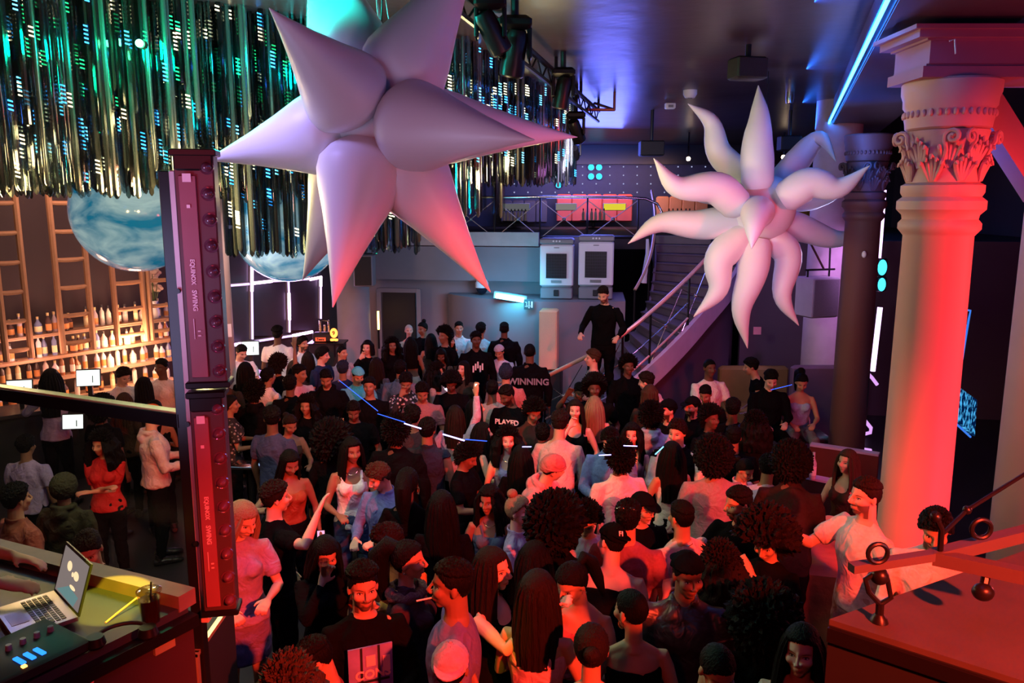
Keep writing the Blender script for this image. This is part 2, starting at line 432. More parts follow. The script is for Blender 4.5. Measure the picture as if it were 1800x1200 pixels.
def body_mesh(sex, pose, look, hi):
    key = ('b', sex, pose, look, hi)
    if key in CACHE: return CACHE[key]
    f = sex == 'f'; P = POSES[pose]; J = joints(sex, pose); mb = MB()
    mb.loft(torso_rings(f), 20)
    if f:
        for s in (-1, 1): mb.ball((s*.066, -.078, 1.275), (.058, .055, .058))
    for s in 'RL': arm(mb, J, s, f, curl=P.get('curl', 25), point=P.get('point', 0) if s == 'R' else 0)
    legs(mb, J)
    # neck joins the turned head to the shoulders
    lean = P.get('lean', 0)
    Hm = head_matrix(pose, look)
    unb = Matrix.Translation((0, 0, HIPZ)) @ Matrix.Rotation(-R(lean), 4, 'X') @ Matrix.Translation((0, 0, -HIPZ)) @ Hm
    nr = .047 if f else .056
    hb = unb @ Vector((0, .022, -.055)); hb2 = unb @ Vector((0, .02, -.01))
    mb.tube([(0, .016, 1.42), (0, .014, 1.47), hb, hb2], [nr*1.35, nr*1.05, nr, nr], 14)
    g = MB()
    g.ball((0, .012, .025), (.074, .094, .092), 20, 14)
    g.ball((0, -.016, -.040), (.056 if f else .060, .068, .070), 16, 10)
    g.ball((0, -.052, -.090), (.026, .024, .024))
    for s in (-1, 1):
        g.ball((s*.034, -.052, -.022), (.032, .034, .030)); g.ball((s*.077, .014, -.008), (.010, .017, .031), 10, 8); g.ball((s*.012, -.097, -.032), (.009, .011, .008), 8, 6)
    g.tube([(0, -.078, .028), (0, -.094, .005), (0, -.110, -.022), (0, -.104, -.034)], [.006, .008, .011, .009], 8)
    g.ball((0, -.079, -.060), (.024, .014, .0075)); g.ball((0, -.078, -.071), (.019, .013, .0065))
    mb.add([unb @ Vector(v) for v in g.v], g.f)
    me = remesh(mb, .0072 if hi else .0115, 'body', 3)
    a = bend_np(co_get(me), lean)
    Hi = np.array(Hm.inverted()); h = a @ Hi[:3, :3].T + Hi[:3, 3]
    def g2(cx, cz, sx, sz): return np.exp(-((np.abs(h[:, 0])-cx)/sx)**2-((h[:, 2]-cz)/sz)**2)
    fr = ((h[:, 1] < -.03) & (h[:, 1] > -.125) & (np.abs(h[:, 2]) < .13) & (np.abs(h[:, 0]) < .09)).astype(float)
    dy = fr*(.0125*g2(.031, .001, .019, .014)-.0065*g2(.032, .0, .0115, .0085)-.004*g2(.032, .026, .022, .008)
             + .003*g2(0, -.0655, .024, .0018)-.0025*g2(0, -.059, .02, .004)-.0025*g2(0, -.072, .017, .004)+.004*g2(0, -.081, .02, .006))
    h2 = h.copy(); h2[:, 1] += dy
    Hn = np.array(Hm); a = h2 @ Hn[:3, :3].T + Hn[:3, 3]
    co_set(me, a)
    at = me.attributes.new('hc', 'FLOAT_VECTOR', 'POINT'); at.data.foreach_set('vector', h2.astype(np.float32).ravel())
    me.materials.clear(); me.materials.append(m_skin)
    top = a[np.sqrt((h**2).sum(1)) < .2]
    CACHE[key] = me; CACHE[('top',)+key[1:]] = Vector(top[np.argmax(top[:, 2])])
    return me
def top_mesh(sex, pose, kind):
    key = ('t', sex, pose, kind)
    if key in CACHE: return CACHE[key]
    f = sex == 'f'; P = POSES[pose]; J = joints(sex, pose); mb = MB(); lean = P.get('lean', 0)
    e = {'tee': .016, 'long': .014, 'shirt': .018, 'hoodie': .030, 'jacket': .028, 'tank': .009, 'tube': .009, 'crop': .009, 'dress': .010, 'vest': .018, 'waist': .020}[kind]
    zlo, zhi = {'tee': (.86, 2), 'long': (.88, 2), 'shirt': (.84, 2), 'hoodie': (.84, 2), 'jacket': (.83, 2), 'tank': (.90, 1.33), 'tube': (1.0, 1.335), 'crop': (1.13, 1.33), 'dress': (.86, 1.33), 'vest': (.86, 2), 'waist': (.92, 2)}[kind]
    if P.get('sit') and zlo < .93: zlo = .93
    rg = [r for r in torso_rings(f, e) if zlo-.03 <= r[2] <= zhi+.02]
    if kind in ('tee', 'long', 'shirt', 'hoodie', 'jacket', 'vest', 'waist'):
        ex = torso_rings(f, 0)
        rg = rg[:-1]+[(0, .012, 1.462, .070 if f else .082, .068)]
        rg[0] = (rg[0][0], rg[0][1], rg[0][2], max(rg[0][3], .178), rg[0][4]+.012)
    mb.loft(rg, 22)
    if f:
        for s in (-1, 1): mb.ball((s*.066, -.082, 1.275), (.060+e*.6, .056+e, .060+e*.6))
    if kind in ('tank', 'dress', 'crop'):
        for s in (-1, 1):
            mb.tube([(s*.085, -.105, 1.30), (s*.092, -.083, 1.375), (s*.095, -.02, 1.428), (s*.090, .055, 1.385), (s*.08, .10, 1.28)], [(.018, .007)]*5, 8, side=(1, 0, 0))
    if kind == 'dress':
        mb.loft([(0, 0, .56, .19, .145), (0, .005, .70, .195, .145), (0, .01, .84, .188, .136), (0, .012, .90, .184, .132)], 22)
    t1 = {'tee': .36, 'long': .97, 'shirt': .96, 'hoodie': .97, 'jacket': .97, 'vest': .10, 'waist': .05}.get(kind)
    if t1:
        inf = {'tee': .020, 'long': .012, 'shirt': .016, 'hoodie': .022, 'jacket': .020, 'vest': .014, 'waist': .012}[kind]
        for s in 'RL': arm(mb, J, s, f, infl=inf, t1=t1, hnd=False)
    if kind == 'hoodie':
        pts = [(.075*math.cos(t)*1.1, .035+.075*math.sin(t)*1.1, 1.475-.028*(-math.sin(t))*.6) for t in [R(-60+k*300/12) for k in range(13)]]
        mb.tube(pts, [.018]+[.030]*11+[.018], 9)
        mb.ball((0, .115, 1.42), (.095, .045, .065))
    if kind in ('shirt', 'jacket', 'waist'):
        pts = [(.072*math.cos(t), .012+.072*math.sin(t), 1.478+.012*math.sin(t)) for t in [R(-65+k*310/12) for k in range(13)]]
        mb.tube(pts, [(.020, .009)]*13, 8, side=(0, 0, 1))
    me = remesh(mb, .0115, 'garment', 3)
    a = co_get(me); n = normals(me)
    w = bump_np(a*np.array([1, 1, .55]), .0085 if kind not in ('hoodie', 'jacket') else .013, (26, 44, 80), len(kind)*7)
    a = a+n*w[:, None]; co_set(me, bend_np(a, lean))
    CACHE[key] = me; return me
def bottom_mesh(sex, pose, kind):
    key = ('p', sex, 'sit' if POSES[pose].get('sit') else 'x', kind, POSES[pose].get('lean', 0))
    if key in CACHE: return CACHE[key]
    f = sex == 'f'; J = joints(sex, pose); mb = MB()
    rg = [r for r in torso_rings(f, .010) if r[2] <= 1.03]
    if kind == 'skirt':
        rg = rg[1:]; mb.loft([(0, 0, .60, .185, .14), (0, .01, .78, .19, .14), (0, .012, .88, .186, .134), (0, .01, 1.0, .152, .11)], 22)
    else:
        mb.loft(rg, 22); legs(mb, J, .014 if kind == 'jeans' else .03, 1.0 if kind != 'shorts' else .5, False)
    me = remesh(mb, .013, 'trousers', 3)
    a = co_get(me); n = normals(me); a = a+n*bump_np(a, .004, (40, 75), 5)[:, None]
    co_set(me, bend_np(a, POSES[pose].get('lean', 0)))
    CACHE[key] = me; return me
def shoe_mesh(sex, pose, i):
    key = ('s', sex, pose, i)
    if key in CACHE: return CACHE[key]
    a = Vector(joints(sex, pose)['legs'][i][2]); mb = MB()
    mb.tube([a+Vector((0, .075, -.045)), a+Vector((0, .05, -.045)), a+Vector((0, -.05, -.045)), a+Vector((0, -.14, -.052)), a+Vector((0, -.20, -.060)), a+Vector((0, -.225, -.066))], [(.03,.03), (.044,.044), (.050,.042), (.054,.032), (.045,.024), (.02,.012)], 14, side=(1, 0, 0))
    mb.tube([a+Vector((0, .02, -.04)), a+Vector((0, .01, .03))], [.046, .046], 12)
    CACHE[key] = mb.mesh('shoe'); return CACHE[key]
def grid_mesh(fn, nu, nv, wrap=True):
    vs = [fn(i/(nu if wrap else nu-1), j/(nv-1)) for j in range(nv) for i in range(nu)]
    fs = [(j*nu+i, j*nu+(i+1) % nu, (j+1)*nu+(i+1) % nu, (j+1)*nu+i) for j in range(nv-1) for i in range(nu if wrap else nu-1)]
    return vs, fs
def shell(mb, t, thr=None, nz=0, nf=8, seed=0, drop=0):
    def fn(u, v):
        th = PI*max(.001, min(.999, v)); ph = 2*PI*u
        d = Vector((math.sin(th)*math.sin(ph), -math.sin(th)*math.cos(ph), math.cos(th)))
        p = Vector((d.x*.0765, d.y*.0965, d.z*.0945)); a = abs(math.atan2(d.x, -d.y))
        z = p.z+.025
        lim = float(np.interp(a, [0, .55, .95, 1.35, 1.75, 2.2, 3.2], thr or [.072, .066, .045, .002, .0, -.055, -.072]))+noise.noise(d*22+Vector((3, 1, 0)))*.006
        m = smooth(lim-.012, lim+.004, z)
        tt = t*(1+ (noise.noise(d*nf+Vector((seed, 0, 0)))*nz+noise.noise(d*nf*2.6)*nz*.6 if nz else 0))+noise.noise(d*30)*.0035+noise.noise(d*55)*.0025
        k = p.length; q = p*((k+tt*m-.012*(1-m))/k)
        return Vector((q.x, q.y+.012, q.z+.025))
    mb.add(*grid_mesh(fn, *((72, 48) if t < .03 else (96, 64))))
def curtain(mb, L, w=0., thick=.022, a0=48, curl=0, seed=1, front=1):
    def prof(z):     # half widths of the fall of hair at height z below the crown
        if z > -.02: return .084+w*.5, .104+w*.5
        k = min(1, (-z-.02)/.16); return .088+.022*k+w, .106+.004*k+w
    def side(off, u, v):
        a = R(a0)+(2*PI-2*R(a0))*u; z = .085-(L+.085)*v
        rx, ry = prof(z)
        if z > .025: k = math.sqrt(max(.05, 1-((z-.025)/.097)**2)); rx *= k; ry *= k
        d = Vector((math.sin(a), -math.cos(a), 0))
        r = Vector((d.x*rx, d.y*ry+.012, z))
        wv = .0045*math.sin(a*23+z*curl*30)+noise.noise(Vector((d.x*5+seed, d.y*5, z*(5+curl*12))))*(.010+curl*.03)
        taper = (1-.35*smooth(.75, 1, v))*(.12+.88*smooth(0, .22, v))
        return r+d*(wv+off*thick*taper)
    vo, fo = grid_mesh(lambda u, v: side(1, u, v), 60, 16, False); vi, fi = grid_mesh(lambda u, v: side(-.25, u, v), 60, 16, False)
    n = len(vo); fs = list(fo)+[tuple(i+n for i in reversed(f)) for f in fi]
    nu, nv = 60, 16
    for i in range(nu-1):
        fs += [(i, n+i, n+i+1, i+1), ((nv-1)*nu+i+1, (nv-1)*nu+i+1+n, (nv-1)*nu+i+n, (nv-1)*nu+i)]
    for j in range(nv-1):
        fs += [(j*nu, (j+1)*nu, (j+1)*nu+n, j*nu+n), (j*nu+nu-1, j*nu+nu-1+n, (j+1)*nu+nu-1+n, (j+1)*nu+nu-1)]
    mb.add(vo+vi, fs)
def hair_mesh(kind):
    key = ('h', kind)
    if key in CACHE: return CACHE[key]
    mb = MB(); LT = [.078, .074, .062, .03, -.02, -.08, -.09]
    if kind == 'fade': shell(mb, .0035, [.070, .068, .05, .01, .0, -.045, -.055], .3, 30); shell(mb, .014, [.074, .076, .076, .070, .066, .060, .055], .5, 20)
    elif kind == 'short': shell(mb, .008, None, .6, 18); shell(mb, .022, [.076, .076, .07, .062, .055, .03, .02], .6, 14)
    elif kind == 'quiff':
        shell(mb, .018, None, .6, 12); shell(mb, .027, [.078, .085, .10, .10, .11, .12, .13], .6, 12)
    elif kind == 'flat':
        shell(mb, .004, [.070, .068, .05, .01, .0, -.045, -.055], .3, 30); shell(mb, .034, [.080, .082, .080, .072, .068, .062, .058], .25, 24)
    elif kind == 'curly': shell(mb, .05, LT, .9, 13)
    elif kind == 'afro': shell(mb, .085, LT, .35, 12)
    elif kind == 'bigafro': shell(mb, .13, LT, .4, 9)
    elif kind == 'long': shell(mb, .013, LT); curtain(mb, .36)
    elif kind == 'xlong': shell(mb, .015, LT); curtain(mb, .46, .006, .028)
    elif kind == 'wavy': shell(mb, .02, LT, .4); curtain(mb, .33, .008, .03, 42, .5)
    elif kind == 'curlylong': shell(mb, .045, LT, .8, 12); curtain(mb, .27, .035, .045, 46, .9)
    elif kind == 'bob': shell(mb, .018, LT); curtain(mb, .13, 0, .024, 50)
    elif kind == 'braids':
        shell(mb, .012, LT)
        for i in range(34):
            a = R(55+250*i/33); r = random.uniform(.92, 1.08); x, y = math.sin(a), -math.cos(a)
            mb.tube([(x*.06, y*.08+.012, .09), (x*.088*r, y*.105*r+.012, .02), (x*.095*r, y*.11*r+.012, -.09), (x*.115*r, y*.12*r+.012, -.22), (x*.11*r, y*.125*r+.012, -.34)], [.009, .0105, .0105, .010, .006], 6)
    elif kind in ('bun', 'topbun'):
        shell(mb, .010, LT, .3, 20); mb.ball((0, .06, .135) if kind == 'topbun' else (0, .135, .045), (.042, .042, .038))
    elif kind == 'pony':
        shell(mb, .012, LT, .2, 20); mb.tube([(0, .09, .06), (0, .15, .075), (0, .185, .0), (0, .18, -.14), (0, .165, -.28)], [.018, .034, .042, .036, .012], 12)
    elif kind == 'updo':
        shell(mb, .012, LT, .4, 14); mb.tube([(0, .06, .07), (0, .13, .09), (0, .19, .02), (0, .19, -.12), (0, .16, -.26)], [.04, .062, .070, .06, .03], 14)
    elif kind == 'bald': shell(mb, .0015, [.07, .07, .05, .0, -.02, -.05, -.06])
    elif kind == 'beanie':
        shell(mb, .020, [.052, .05, .045, .035, .03, .0, -.02], .06, 30); mb.tube([(.088*math.sin(R(k*15)), -.108*math.cos(R(k*15))+.012, .046-.018*(1-math.cos(R(k*15)))/2) for k in range(25)], .012, 8)
    elif kind in ('cap', 'capback', 'durag'):
        shell(mb, .018, [.062, .06, .056, .05, .045, .02, .01], .0)
        if kind != 'durag':
            s = -1 if kind == 'cap' else 1
            vs = []
            for z in (.058, .064):
                for i in range(13):
                    t = PI*i/12; vs.append((-math.cos(t)*.072, s*(.07+.0*i), z-.003 if i in (0, 12) else z))
                for i in range(13):
                    t = PI*i/12; vs.append((-math.cos(t)*.072, s*(.075+.095*math.sin(t)), z-.022*math.sin(t)*1.0+(.010 if 0 else 0)))
            fs = []
            for i in range(12):
                fs += [(i, i+1, 14+i, 13+i), (26+i+1, 26+i, 39+i, 40+i), (13+i, 14+i, 40+i, 39+i), (i+1, i, 26+i, 27+i)]
            mb.add(vs, fs); mb.ball((0, .012, .140), (.008, .008, .006), 8, 6)
    elif kind == 'hood':
        shell(mb, .034, [.08, .075, .03, -.10, -.16, -.2, -.2], .15, 6)
    me = mb.mesh('hair'); CACHE[key] = me; return me
SK = {'A': (.66, .42, .32), 'B': (.48, .28, .18), 'C': (.27, .145, .09), 'D': (.13, .065, .042)}
HC = {'k': (.0045, .0035, .0035), 'd': (.014, .008, .006), 'b': (.06, .033, .02), 'g': (.30, .20, .12), 'w': (.55, .5, .45), 'o': (.65, .15, .04), 'n': (.02, .03, .06)}
HATS = {'beanie': 'beanie', 'cap': 'cap', 'capback': 'cap', 'durag': 'headscarf', 'hood': 'hood'}  # the turquoise headscarf stands in for cyan-lit hair
def setmat(me, m):
    if not me.materials: me.materials.append(m)
    return me
def person(px, pt, h, face, sex, pose, look, hair, hc, skin, top, tc, bottom, bc, label, group='people on the dance floor', beard=0, mat=None, root=None, flip=False, base=0.0, loc=None):
    s = h/1.75
    d0 = 9
    hi = pt > 800
    me = body_mesh(sex, pose, look, hi); tp = CACHE[('top', sex, pose, look, hi)]
    htop = tp.z*s+base
    up = {'afro': .08, 'bigafro': .12, 'curly': .045, 'curlylong': .045, 'flat': .02, 'topbun': .05}.get(hair, .012)
    T = PZ(px, pt, htop+up*s) if loc is None else None
    Rz = Matrix.Rotation(R(face), 3, 'Z')
    fl = Matrix.Diagonal((-1 if flip else 1, 1, 1))
    off = Rz @ (fl @ (tp*s))
    L = Vector((T.x-off.x, T.y-off.y, base)) if loc is None else Vector(loc)
    o = thing('person', label, 'person', L, R(face), group)
    o.scale = (-s if flip else s, s, s)
    b = link('body', me, o); b.color = (*SK[skin], 1); b.pass_index = beard
    if top:
        g = top_mesh(sex, pose, top)
        mm = mat or (m_leather if top == 'jacket' and mat == 0 else m_cloth)
        if mm is not m_cloth and g.materials and g.materials[0] is not mm: g = g.copy(); g.materials.clear()
        elif g.materials and g.materials[0] is not mm: g = g.copy(); g.materials.clear()
        c = link({'tee': 'tee_shirt', 'long': 'sweater', 'tank': 'tank_top', 'tube': 'strapless_top', 'crop': 'crop_top', 'waist': 'waistcoat'}.get(top, top), setmat(g, mm), o); c.color = (*tc, 1)
    if bottom and top != 'dress':
        c = link(bottom if bottom != 'jeans' else 'trousers', setmat(bottom_mesh(sex, pose, bottom), m_cloth), o); c.color = (*bc, 1)
    if px < 345 or pt > 860:
        for i in (0, 1):
            c = link('shoe', setmat(shoe_mesh(sex, pose, i), m_leather), o); c.color = (.01, .01, .012, 1)
    hm = head_matrix(pose, look)
    def onhead(k, colr, m=m_hair, nm='hair'):
        c = link(nm, setmat(hair_mesh(k), m), o); c.matrix_local = hm; c.color = (*colr, 1); return c
    if hair in HATS:
        hcl = HC[hc[0]] if isinstance(hc, str) else hc
        onhead(hair, hcl, m_cloth if not CACHE[('h', hair)].materials else CACHE[('h', hair)].materials[0], HATS[hair]) if ('h', hair) in CACHE else onhead(hair, hcl, m_cloth, HATS[hair])
        if hair not in ('hood',): onhead('fade', HC['k'])
    elif hair: onhead(hair, HC[hc] if isinstance(hc, str) else hc)
    PEOPLE.append([o, label, L, px, pt, up, tp, face, flip, base, h, h, loc is None])
    return o, hm, s
PEOPLE = []
def wristpos(o, sex, pose, s='R', ext=.09):
    J = joints(sex, pose); W = J['w'+s]; d = (W-J['e'+s]).normalized()
    return bendp(W+d*ext, POSES[pose].get('lean', 0))
K=(.0045,.0045,.006); W=(.8,.8,.82); GY=(.28,.28,.30); LG=(.5,.5,.52); NV=(.02,.03,.08); RD=(.5,.03,.03); PK=(.6,.25,.25); DNM=(.10,.16,.30); LB=(.35,.5,.75); OL=(.05,.045,.03); MV=(.35,.2,.25); TN=(.45,.33,.28); LIL=(.45,.35,.6); TEAL=(.1,.35,.45); OR=(.7,.25,.06); BN=(.06,.035,.028)
CR = [
# behind and at the bar, left
(215,645,1.78,60,'m','bent','D','quiff','d','A','tee',W,'jeans',K,'barman in white tee with dark quiff bending over till, left of metal post'),
(282,630,1.80,-10,'m','rail','F','fade','k','D','tee',W,'jeans',K,'tall barman in white tee standing right against metal post by bottles'),
(252,662,1.66,150,'f','bent','F','long','k','B','long',BN,'jeans',K,'woman with long black hair at bar counter facing the two barmen'),
(218,690,1.62,170,'f','stand','F','long','b','A','long',BN,'jeans',K,'brown-haired woman with her back to us waiting at bar below white tills'),
(270,703,1.66,-150,'f','bent','F','updo','k','C','tank',K,'jeans',K,'woman in dark vest leaning on the bar just left of metal post'),
(178,693,1.70,160,'m','stand','F','afro','k','D','tee',K,'jeans',K,'person with round dark afro in front of bar, under second till'),
(88,648,1.86,176,'f','out','F','xlong','k','C','shirt',LIL,'jeans',K,'woman in loose lilac shirt seen from behind, long black hair, arms stretched wide'),
(45,765,1.62,175,'m','stand','F','short','k','C','tee',LIL,'jeans',K,'short-haired person in pale lilac tee, back turned, at left frame edge'),
(176,755,1.66,8,'f','cross','r','curlylong','k','B','tee',RD,'jeans',K,'woman with big dark curls in bright red top behind glass screen'),
(264,712,1.80,120,'m','bent','F','beanie',(.7,.12,.03),'A','hoodie',(.62,.55,.6),'jeans',K,'man in orange beanie and pale grey hoodie beside metal post'),
(110,835,1.66,175,'m','stand','F','hood',(.05,.045,.03),'C','hoodie',(.05,.045,.03),'jeans',K,'hooded figure in dark olive top seen from behind, centre of glass screen'),
(25,850,1.70,150,'m','stand','F','short','k','B','shirt',(.30,.10,.08),'jeans',K,'person in red plaid shirt cut off by left frame edge'),
(150,932,1.76,12,'m','stand','D','fade','d','B','tee',K,'jeans',K,'man with cropped hair standing just behind the open laptop, lit orange'),
# bar end, beyond metal post
(423,605,1.78,50,'m','bent','D','fade','k','A','tee',W,'jeans',K,'barman in white tee looking down beside white till near sheet on pillar'),
(488,573,1.88,175,'m','stand','F','flat','k','D','tee',W,'jeans',K,'barman with flat-top hair and white tee, back turned under purple window'),
(530,591,1.76,60,'m','bent','F','quiff','k','B','shirt',W,'jeans',K,'bearded barman in white shirt in profile left of red beer tap',dict(beard=90)),
(490,622,1.72,170,'f','up','F','curly','d','C','tee',K,'jeans',K,'curly-haired woman raising one arm over her head in front of the barmen'),
(514,633,1.64,172,'f','stand','F','long','b','A','long',BN,'jeans',K,'woman with long brown hair behind the curly-haired woman, at bar end'),
(542,618,1.66,-160,'f','stand','F','long','d','B','tank',BN,'jeans',K,'long-haired woman between white-shirted barman and young man in navy'),
(562,610,1.82,70,'m','stand','l','quiff','k','A','tee',NV,'jeans',K,'young man in navy tee with dark quiff in profile below orange sign'),
(597,607,1.78,60,'m','stand','F','bald','k','B','tee',LG,'jeans',K,'bald man in pale tee standing left of round grey pillar'),
(524,640,1.80,55,'m','stand','l','fade','k','C','tee',(.55,.5,.5),'jeans',K,'man in grey tee with broad back turned to barmen'),
(436,636,1.70,160,'f','stand','F','long','k','C','long',K,'jeans',K,'dark-haired woman with back to us in front of glowing till screen'),
(396,645,1.68,170,'m','stand','F','short','b','A','tee',BN,'jeans',K,'fair-haired person against foot of brown pillar right of metal post'),
(380,664,1.80,75,'m','stand','F','cap',K,'C','tee',K,'jeans',K,'man in black cap in profile right beside metal post, face lit red'),
(404,694,1.68,110,'f','bent','F','pony','k','C','tee',GY,'jeans',K,'woman in patterned grey tee holding a pale drink right of metal post',dict(mat='print')),
(470,648,1.72,140,'m','bent','F','short','k','C','shirt',W,'jeans',K,'man with white collar half hidden among black coats near bar end'),
(510,660,1.74,178,'m','stand','F','short','k','D','jacket',K,'jeans',K,'back of black-haired man in black jacket before the grey-tee man'),
(572,648,1.80,5,'m','stand','D','fade','k','C','hoodie',K,'jeans',K,'man in black hoodie facing us, looking down, below young man in navy'),
(603,634,1.70,178,'m','stand','F','short','n','C','tee',NV,'jeans',K,'dark head seen from behind, just below the bald man in pale tee'),
(628,645,1.72,30,'m','bent','D','durag',(.1,.6,.7),'B','tee',(.1,.5,.6),'jeans',K,'person in turquoise tee and turquoise headscarf near round pillar'),  # turquoise wrap on the head imitates cyan light on the hair
(662,628,1.66,170,'f','stand','F','long','d','B','long',(.12,.12,.14),'jeans',K,'woman with long dark hair in charcoal sweater before the dark doorway'),
(645,598,1.70,-10,'f','sip','F','bob','k','A','long',K,'jeans',K,'pale-faced woman lifting a glass right of round pillar'),
(688,592,1.68,20,'f','stand','F','curlylong','k','C','long',K,'jeans',K,'woman with dark curls standing in front of the dark doorway'),
(704,634,1.74,175,'m','stand','F','short','k','C','shirt',(.15,.16,.22),'jeans',K,'man in blue-grey shirt seen from behind left of midriff-baring woman'),
(648,662,1.76,0,'m','stand','F','fade','k','C','tee',K,'jeans',K,'man in black tee facing camera below the turquoise tee person'),
(714,655,1.82,5,'m','sip','D','short','k','C','shirt',(.55,.55,.62),'jeans',K,'man in pale patterned shirt with hand at his mouth',dict(mat='print')),
(477,714,1.80,160,'m','stand','L','short','k','D','tee',(.05,.06,.14),'jeans',K,'man in dark blue tee with back turned, head towards the black crowd'),
(538,693,1.62,0,'f','bent','F','curlylong','k','C','long',K,'jeans',K,'woman with dark curls facing us with red-lit face, left of black afro'),
(447,668,1.74,178,'m','stand','F','curly','k','D','hoodie',K,'jeans',K,'figure in black hoodie with back turned behind the pale patterned tee'),
(508,728,1.66,40,'f','bent','D','bun','d','C','tube',BN,'jeans',K,'woman with bare shoulders and hair tied back, looking down, before black afro'),
(582,738,1.70,178,'f','stand','F','bigafro','k','D','long',K,'jeans',K,'person with very large black afro seen from behind, centre left of floor'),
(620,704,1.72,10,'m','drink','D','fade','k','D','tee',K,'jeans',K,'dark-clothed man under blue beam left of bearded man'),
(697,728,1.86,172,'m','stand','F','curly','k','D','jacket',K,'jeans',K,'broad man in black jacket with black hair, back turned under blue beam'),
(724,712,1.80,160,'m','stand','L','short','k','C','tee',(.05,.03,.04),'jeans',K,'short-haired man with reddish neck seen from behind at blue beam'),
(752,735,1.84,170,'m','stand','F','short','k','C','waist',(.03,.04,.07),'jeans',DNM,'man in dark waistcoat with his back turned, left of raised arm'),
# back wall group
(719,570,1.70,15,'f','bent','F','bald','w','A','tube',K,'jeans',K,'smiling person with bleached cropped hair by back wall doorway'),
(743,562,1.84,-20,'m','stand','r','topbun','k','C','tee',K,'jeans',K,'tall person with top knot next to the bleached-hair person'),
(722,592,1.66,178,'f','stand','F','xlong','k','C','crop',K,'jeans',(.6,.58,.5),'woman in black crop top and cream trousers with bare waist, back turned'),
(757,586,1.66,170,'f','bent','F','long','k','B','dress',OL,'',K,'woman with black hair in olive dress right of the bare-waisted woman'),
(780,573,1.80,-40,'m','stand','F','curly','k','C','tee',K,'jeans',K,'curly-haired man at back wall left of man in white shirt'),
(789,588,1.66,70,'f','stand','F','long','k','B','tank',K,'jeans',K,'woman in black in profile in front of back wall, left of white shirt'),
(806,565,1.82,10,'m','drink','F','fade','k','B','shirt',W,'jeans',K,'man in white shirt by back wall lit by cyan lamp'),
(775,612,1.64,0,'f','stand','D','long','k','D','tank',K,'jeans',K,'woman with pale necklace and black vest before the olive dress'),
(846,567,1.82,165,'m','stand','F','short','k','C','tee',(.25,.7,.8),'jeans',K,'man in cyan-lit tee leaning to back wall under blue tube lamp'),  # cyan light on the tee put into its colour
(887,566,1.84,176,'m','stand','F','fade','k','D','jacket',K,'jeans',K,'man in dark jacket facing back wall left of tall cream loudspeaker'),
(836,583,1.90,12,'m','stand','F','short','k','D','jacket',K,'jeans',K,'tall man in black jacket with white chest print at back of floor'),
(877,606,1.66,-20,'m','bent','D','durag',(.5,.5,.6),'B','tee',(.6,.65,.8),'jeans',K,'person in pale headscarf and white tee left of security guard'),
(932,603,1.92,174,'m','stand','F','bald','k','D','jacket',K,'jeans',K,'security guard with shaved head in black jacket with lettered back'),
(890,640,1.80,175,'m','stand','F','quiff','n','B','tee',(.55,.2,.2),'jeans',K,'man in salmon tee with blue-lit hair left of security guard'),  # blue light on the hair put into its colour
(816,634,1.68,-35,'f','drink','F','long','k','A','hoodie',OL,'jeans',K,'woman in olive hoodie holding a lit phone near floor centre'),
(768,636,1.64,75,'f','bent','F','curlylong','k','B','long',(.4,.36,.32),'jeans',K,'woman in beige top in profile behind the raised hand'),
(792,651,1.66,0,'m','bent','D','afro','k','D','tee',K,'jeans',K,'person with dark afro and hands together right of raised hand'),
(866,668,1.78,175,'m','stand','F','fade','k','D','tee',(.35,.33,.33),'jeans',K,'man in grey sweater with back turned before salmon tee'),
(890,676,1.80,-20,'m','stand','RD','fade','k','D','long',K,'jeans',K,'bearded man tilting head in black top with white chest word',dict(beard=90)),
(800,712,1.72,150,'m','up','L','long','d','B','long',(.55,.45,.62),'jeans',K,'person in lilac sweatshirt raising one straight arm high above crowd'),
(741,672,1.76,10,'m','stand','D','short','k','C','tee',(.3,.15,.18),'jeans',K,'man with bowed head between patterned shirt and raised arm'),
(836,700,1.66,100,'f','bent','F','long','k','A','long',K,'jeans',K,'woman with dark hair in profile right of the lilac sleeve'),
(848,742,1.66,95,'f','bent','F','xlong','k','A','tank',K,'jeans',K,'dark-haired woman in profile right at end of blue beam'),
(893,748,1.70,8,'f','bent','F','curlylong','k','A','tank',(.45,.42,.7),'jeans',K,'woman with black curls and pale lilac vest facing camera'),
(822,778,1.64,70,'m','bent','D','curly','k','C','tee',K,'jeans',K,'curly-haired man in black bending right below blue beam'),
(917,782,1.66,176,'f','stand','F','xlong','k','C','long',K,'jeans',K,'woman with long black hair, back to us, before the lilac vest'),
(938,700,1.76,20,'m','bent','D','curly','k','C','jacket',BN,'jeans',K,'man in dark checked jacket right of lettered black top'),
(985,722,1.84,168,'m','lean','F','short','d','B','long',(.6,.42,.38),'jeans',K,'man in tight tan sweater bending forward, back to camera',dict(hair2=1)),
(1010,702,1.66,-5,'f','sip','F','long','d','A','tank',K,'jeans',K,'pale woman with hand at her chin right of the tan sweater'),
(1046,696,1.68,170,'f','stand','F','xlong','g','A','tank',K,'jeans',K,'woman with long straight ginger-blond hair seen from behind'),
(955,745,1.70,172,'m','stand','F','short','k','D','tee',K,'jeans',K,'dark-clothed man seen from behind left of tan sweater'),
# by the stairs
(1043,614,1.82,-85,'m','bent','F','short','b','A','long',(.25,.24,.24),'jeans',K,'fair man in grey printed sweater in profile below stair rail'),
(1046,656,1.76,0,'m','wave','F','afro','k','D','tee',K,'jeans',K,'man with dark afro holding up a loose fist below grey sweater'),
(1018,672,1.72,10,'m','stand','D','fade','k','D','tee',K,'jeans',K,'shadowed man with cropped hair left of raised fist'),
(1104,624,1.78,10,'m','stand','F','curly','k','D','jacket',K,'jeans',K,'dark figure with curly hair at foot of stairs'),
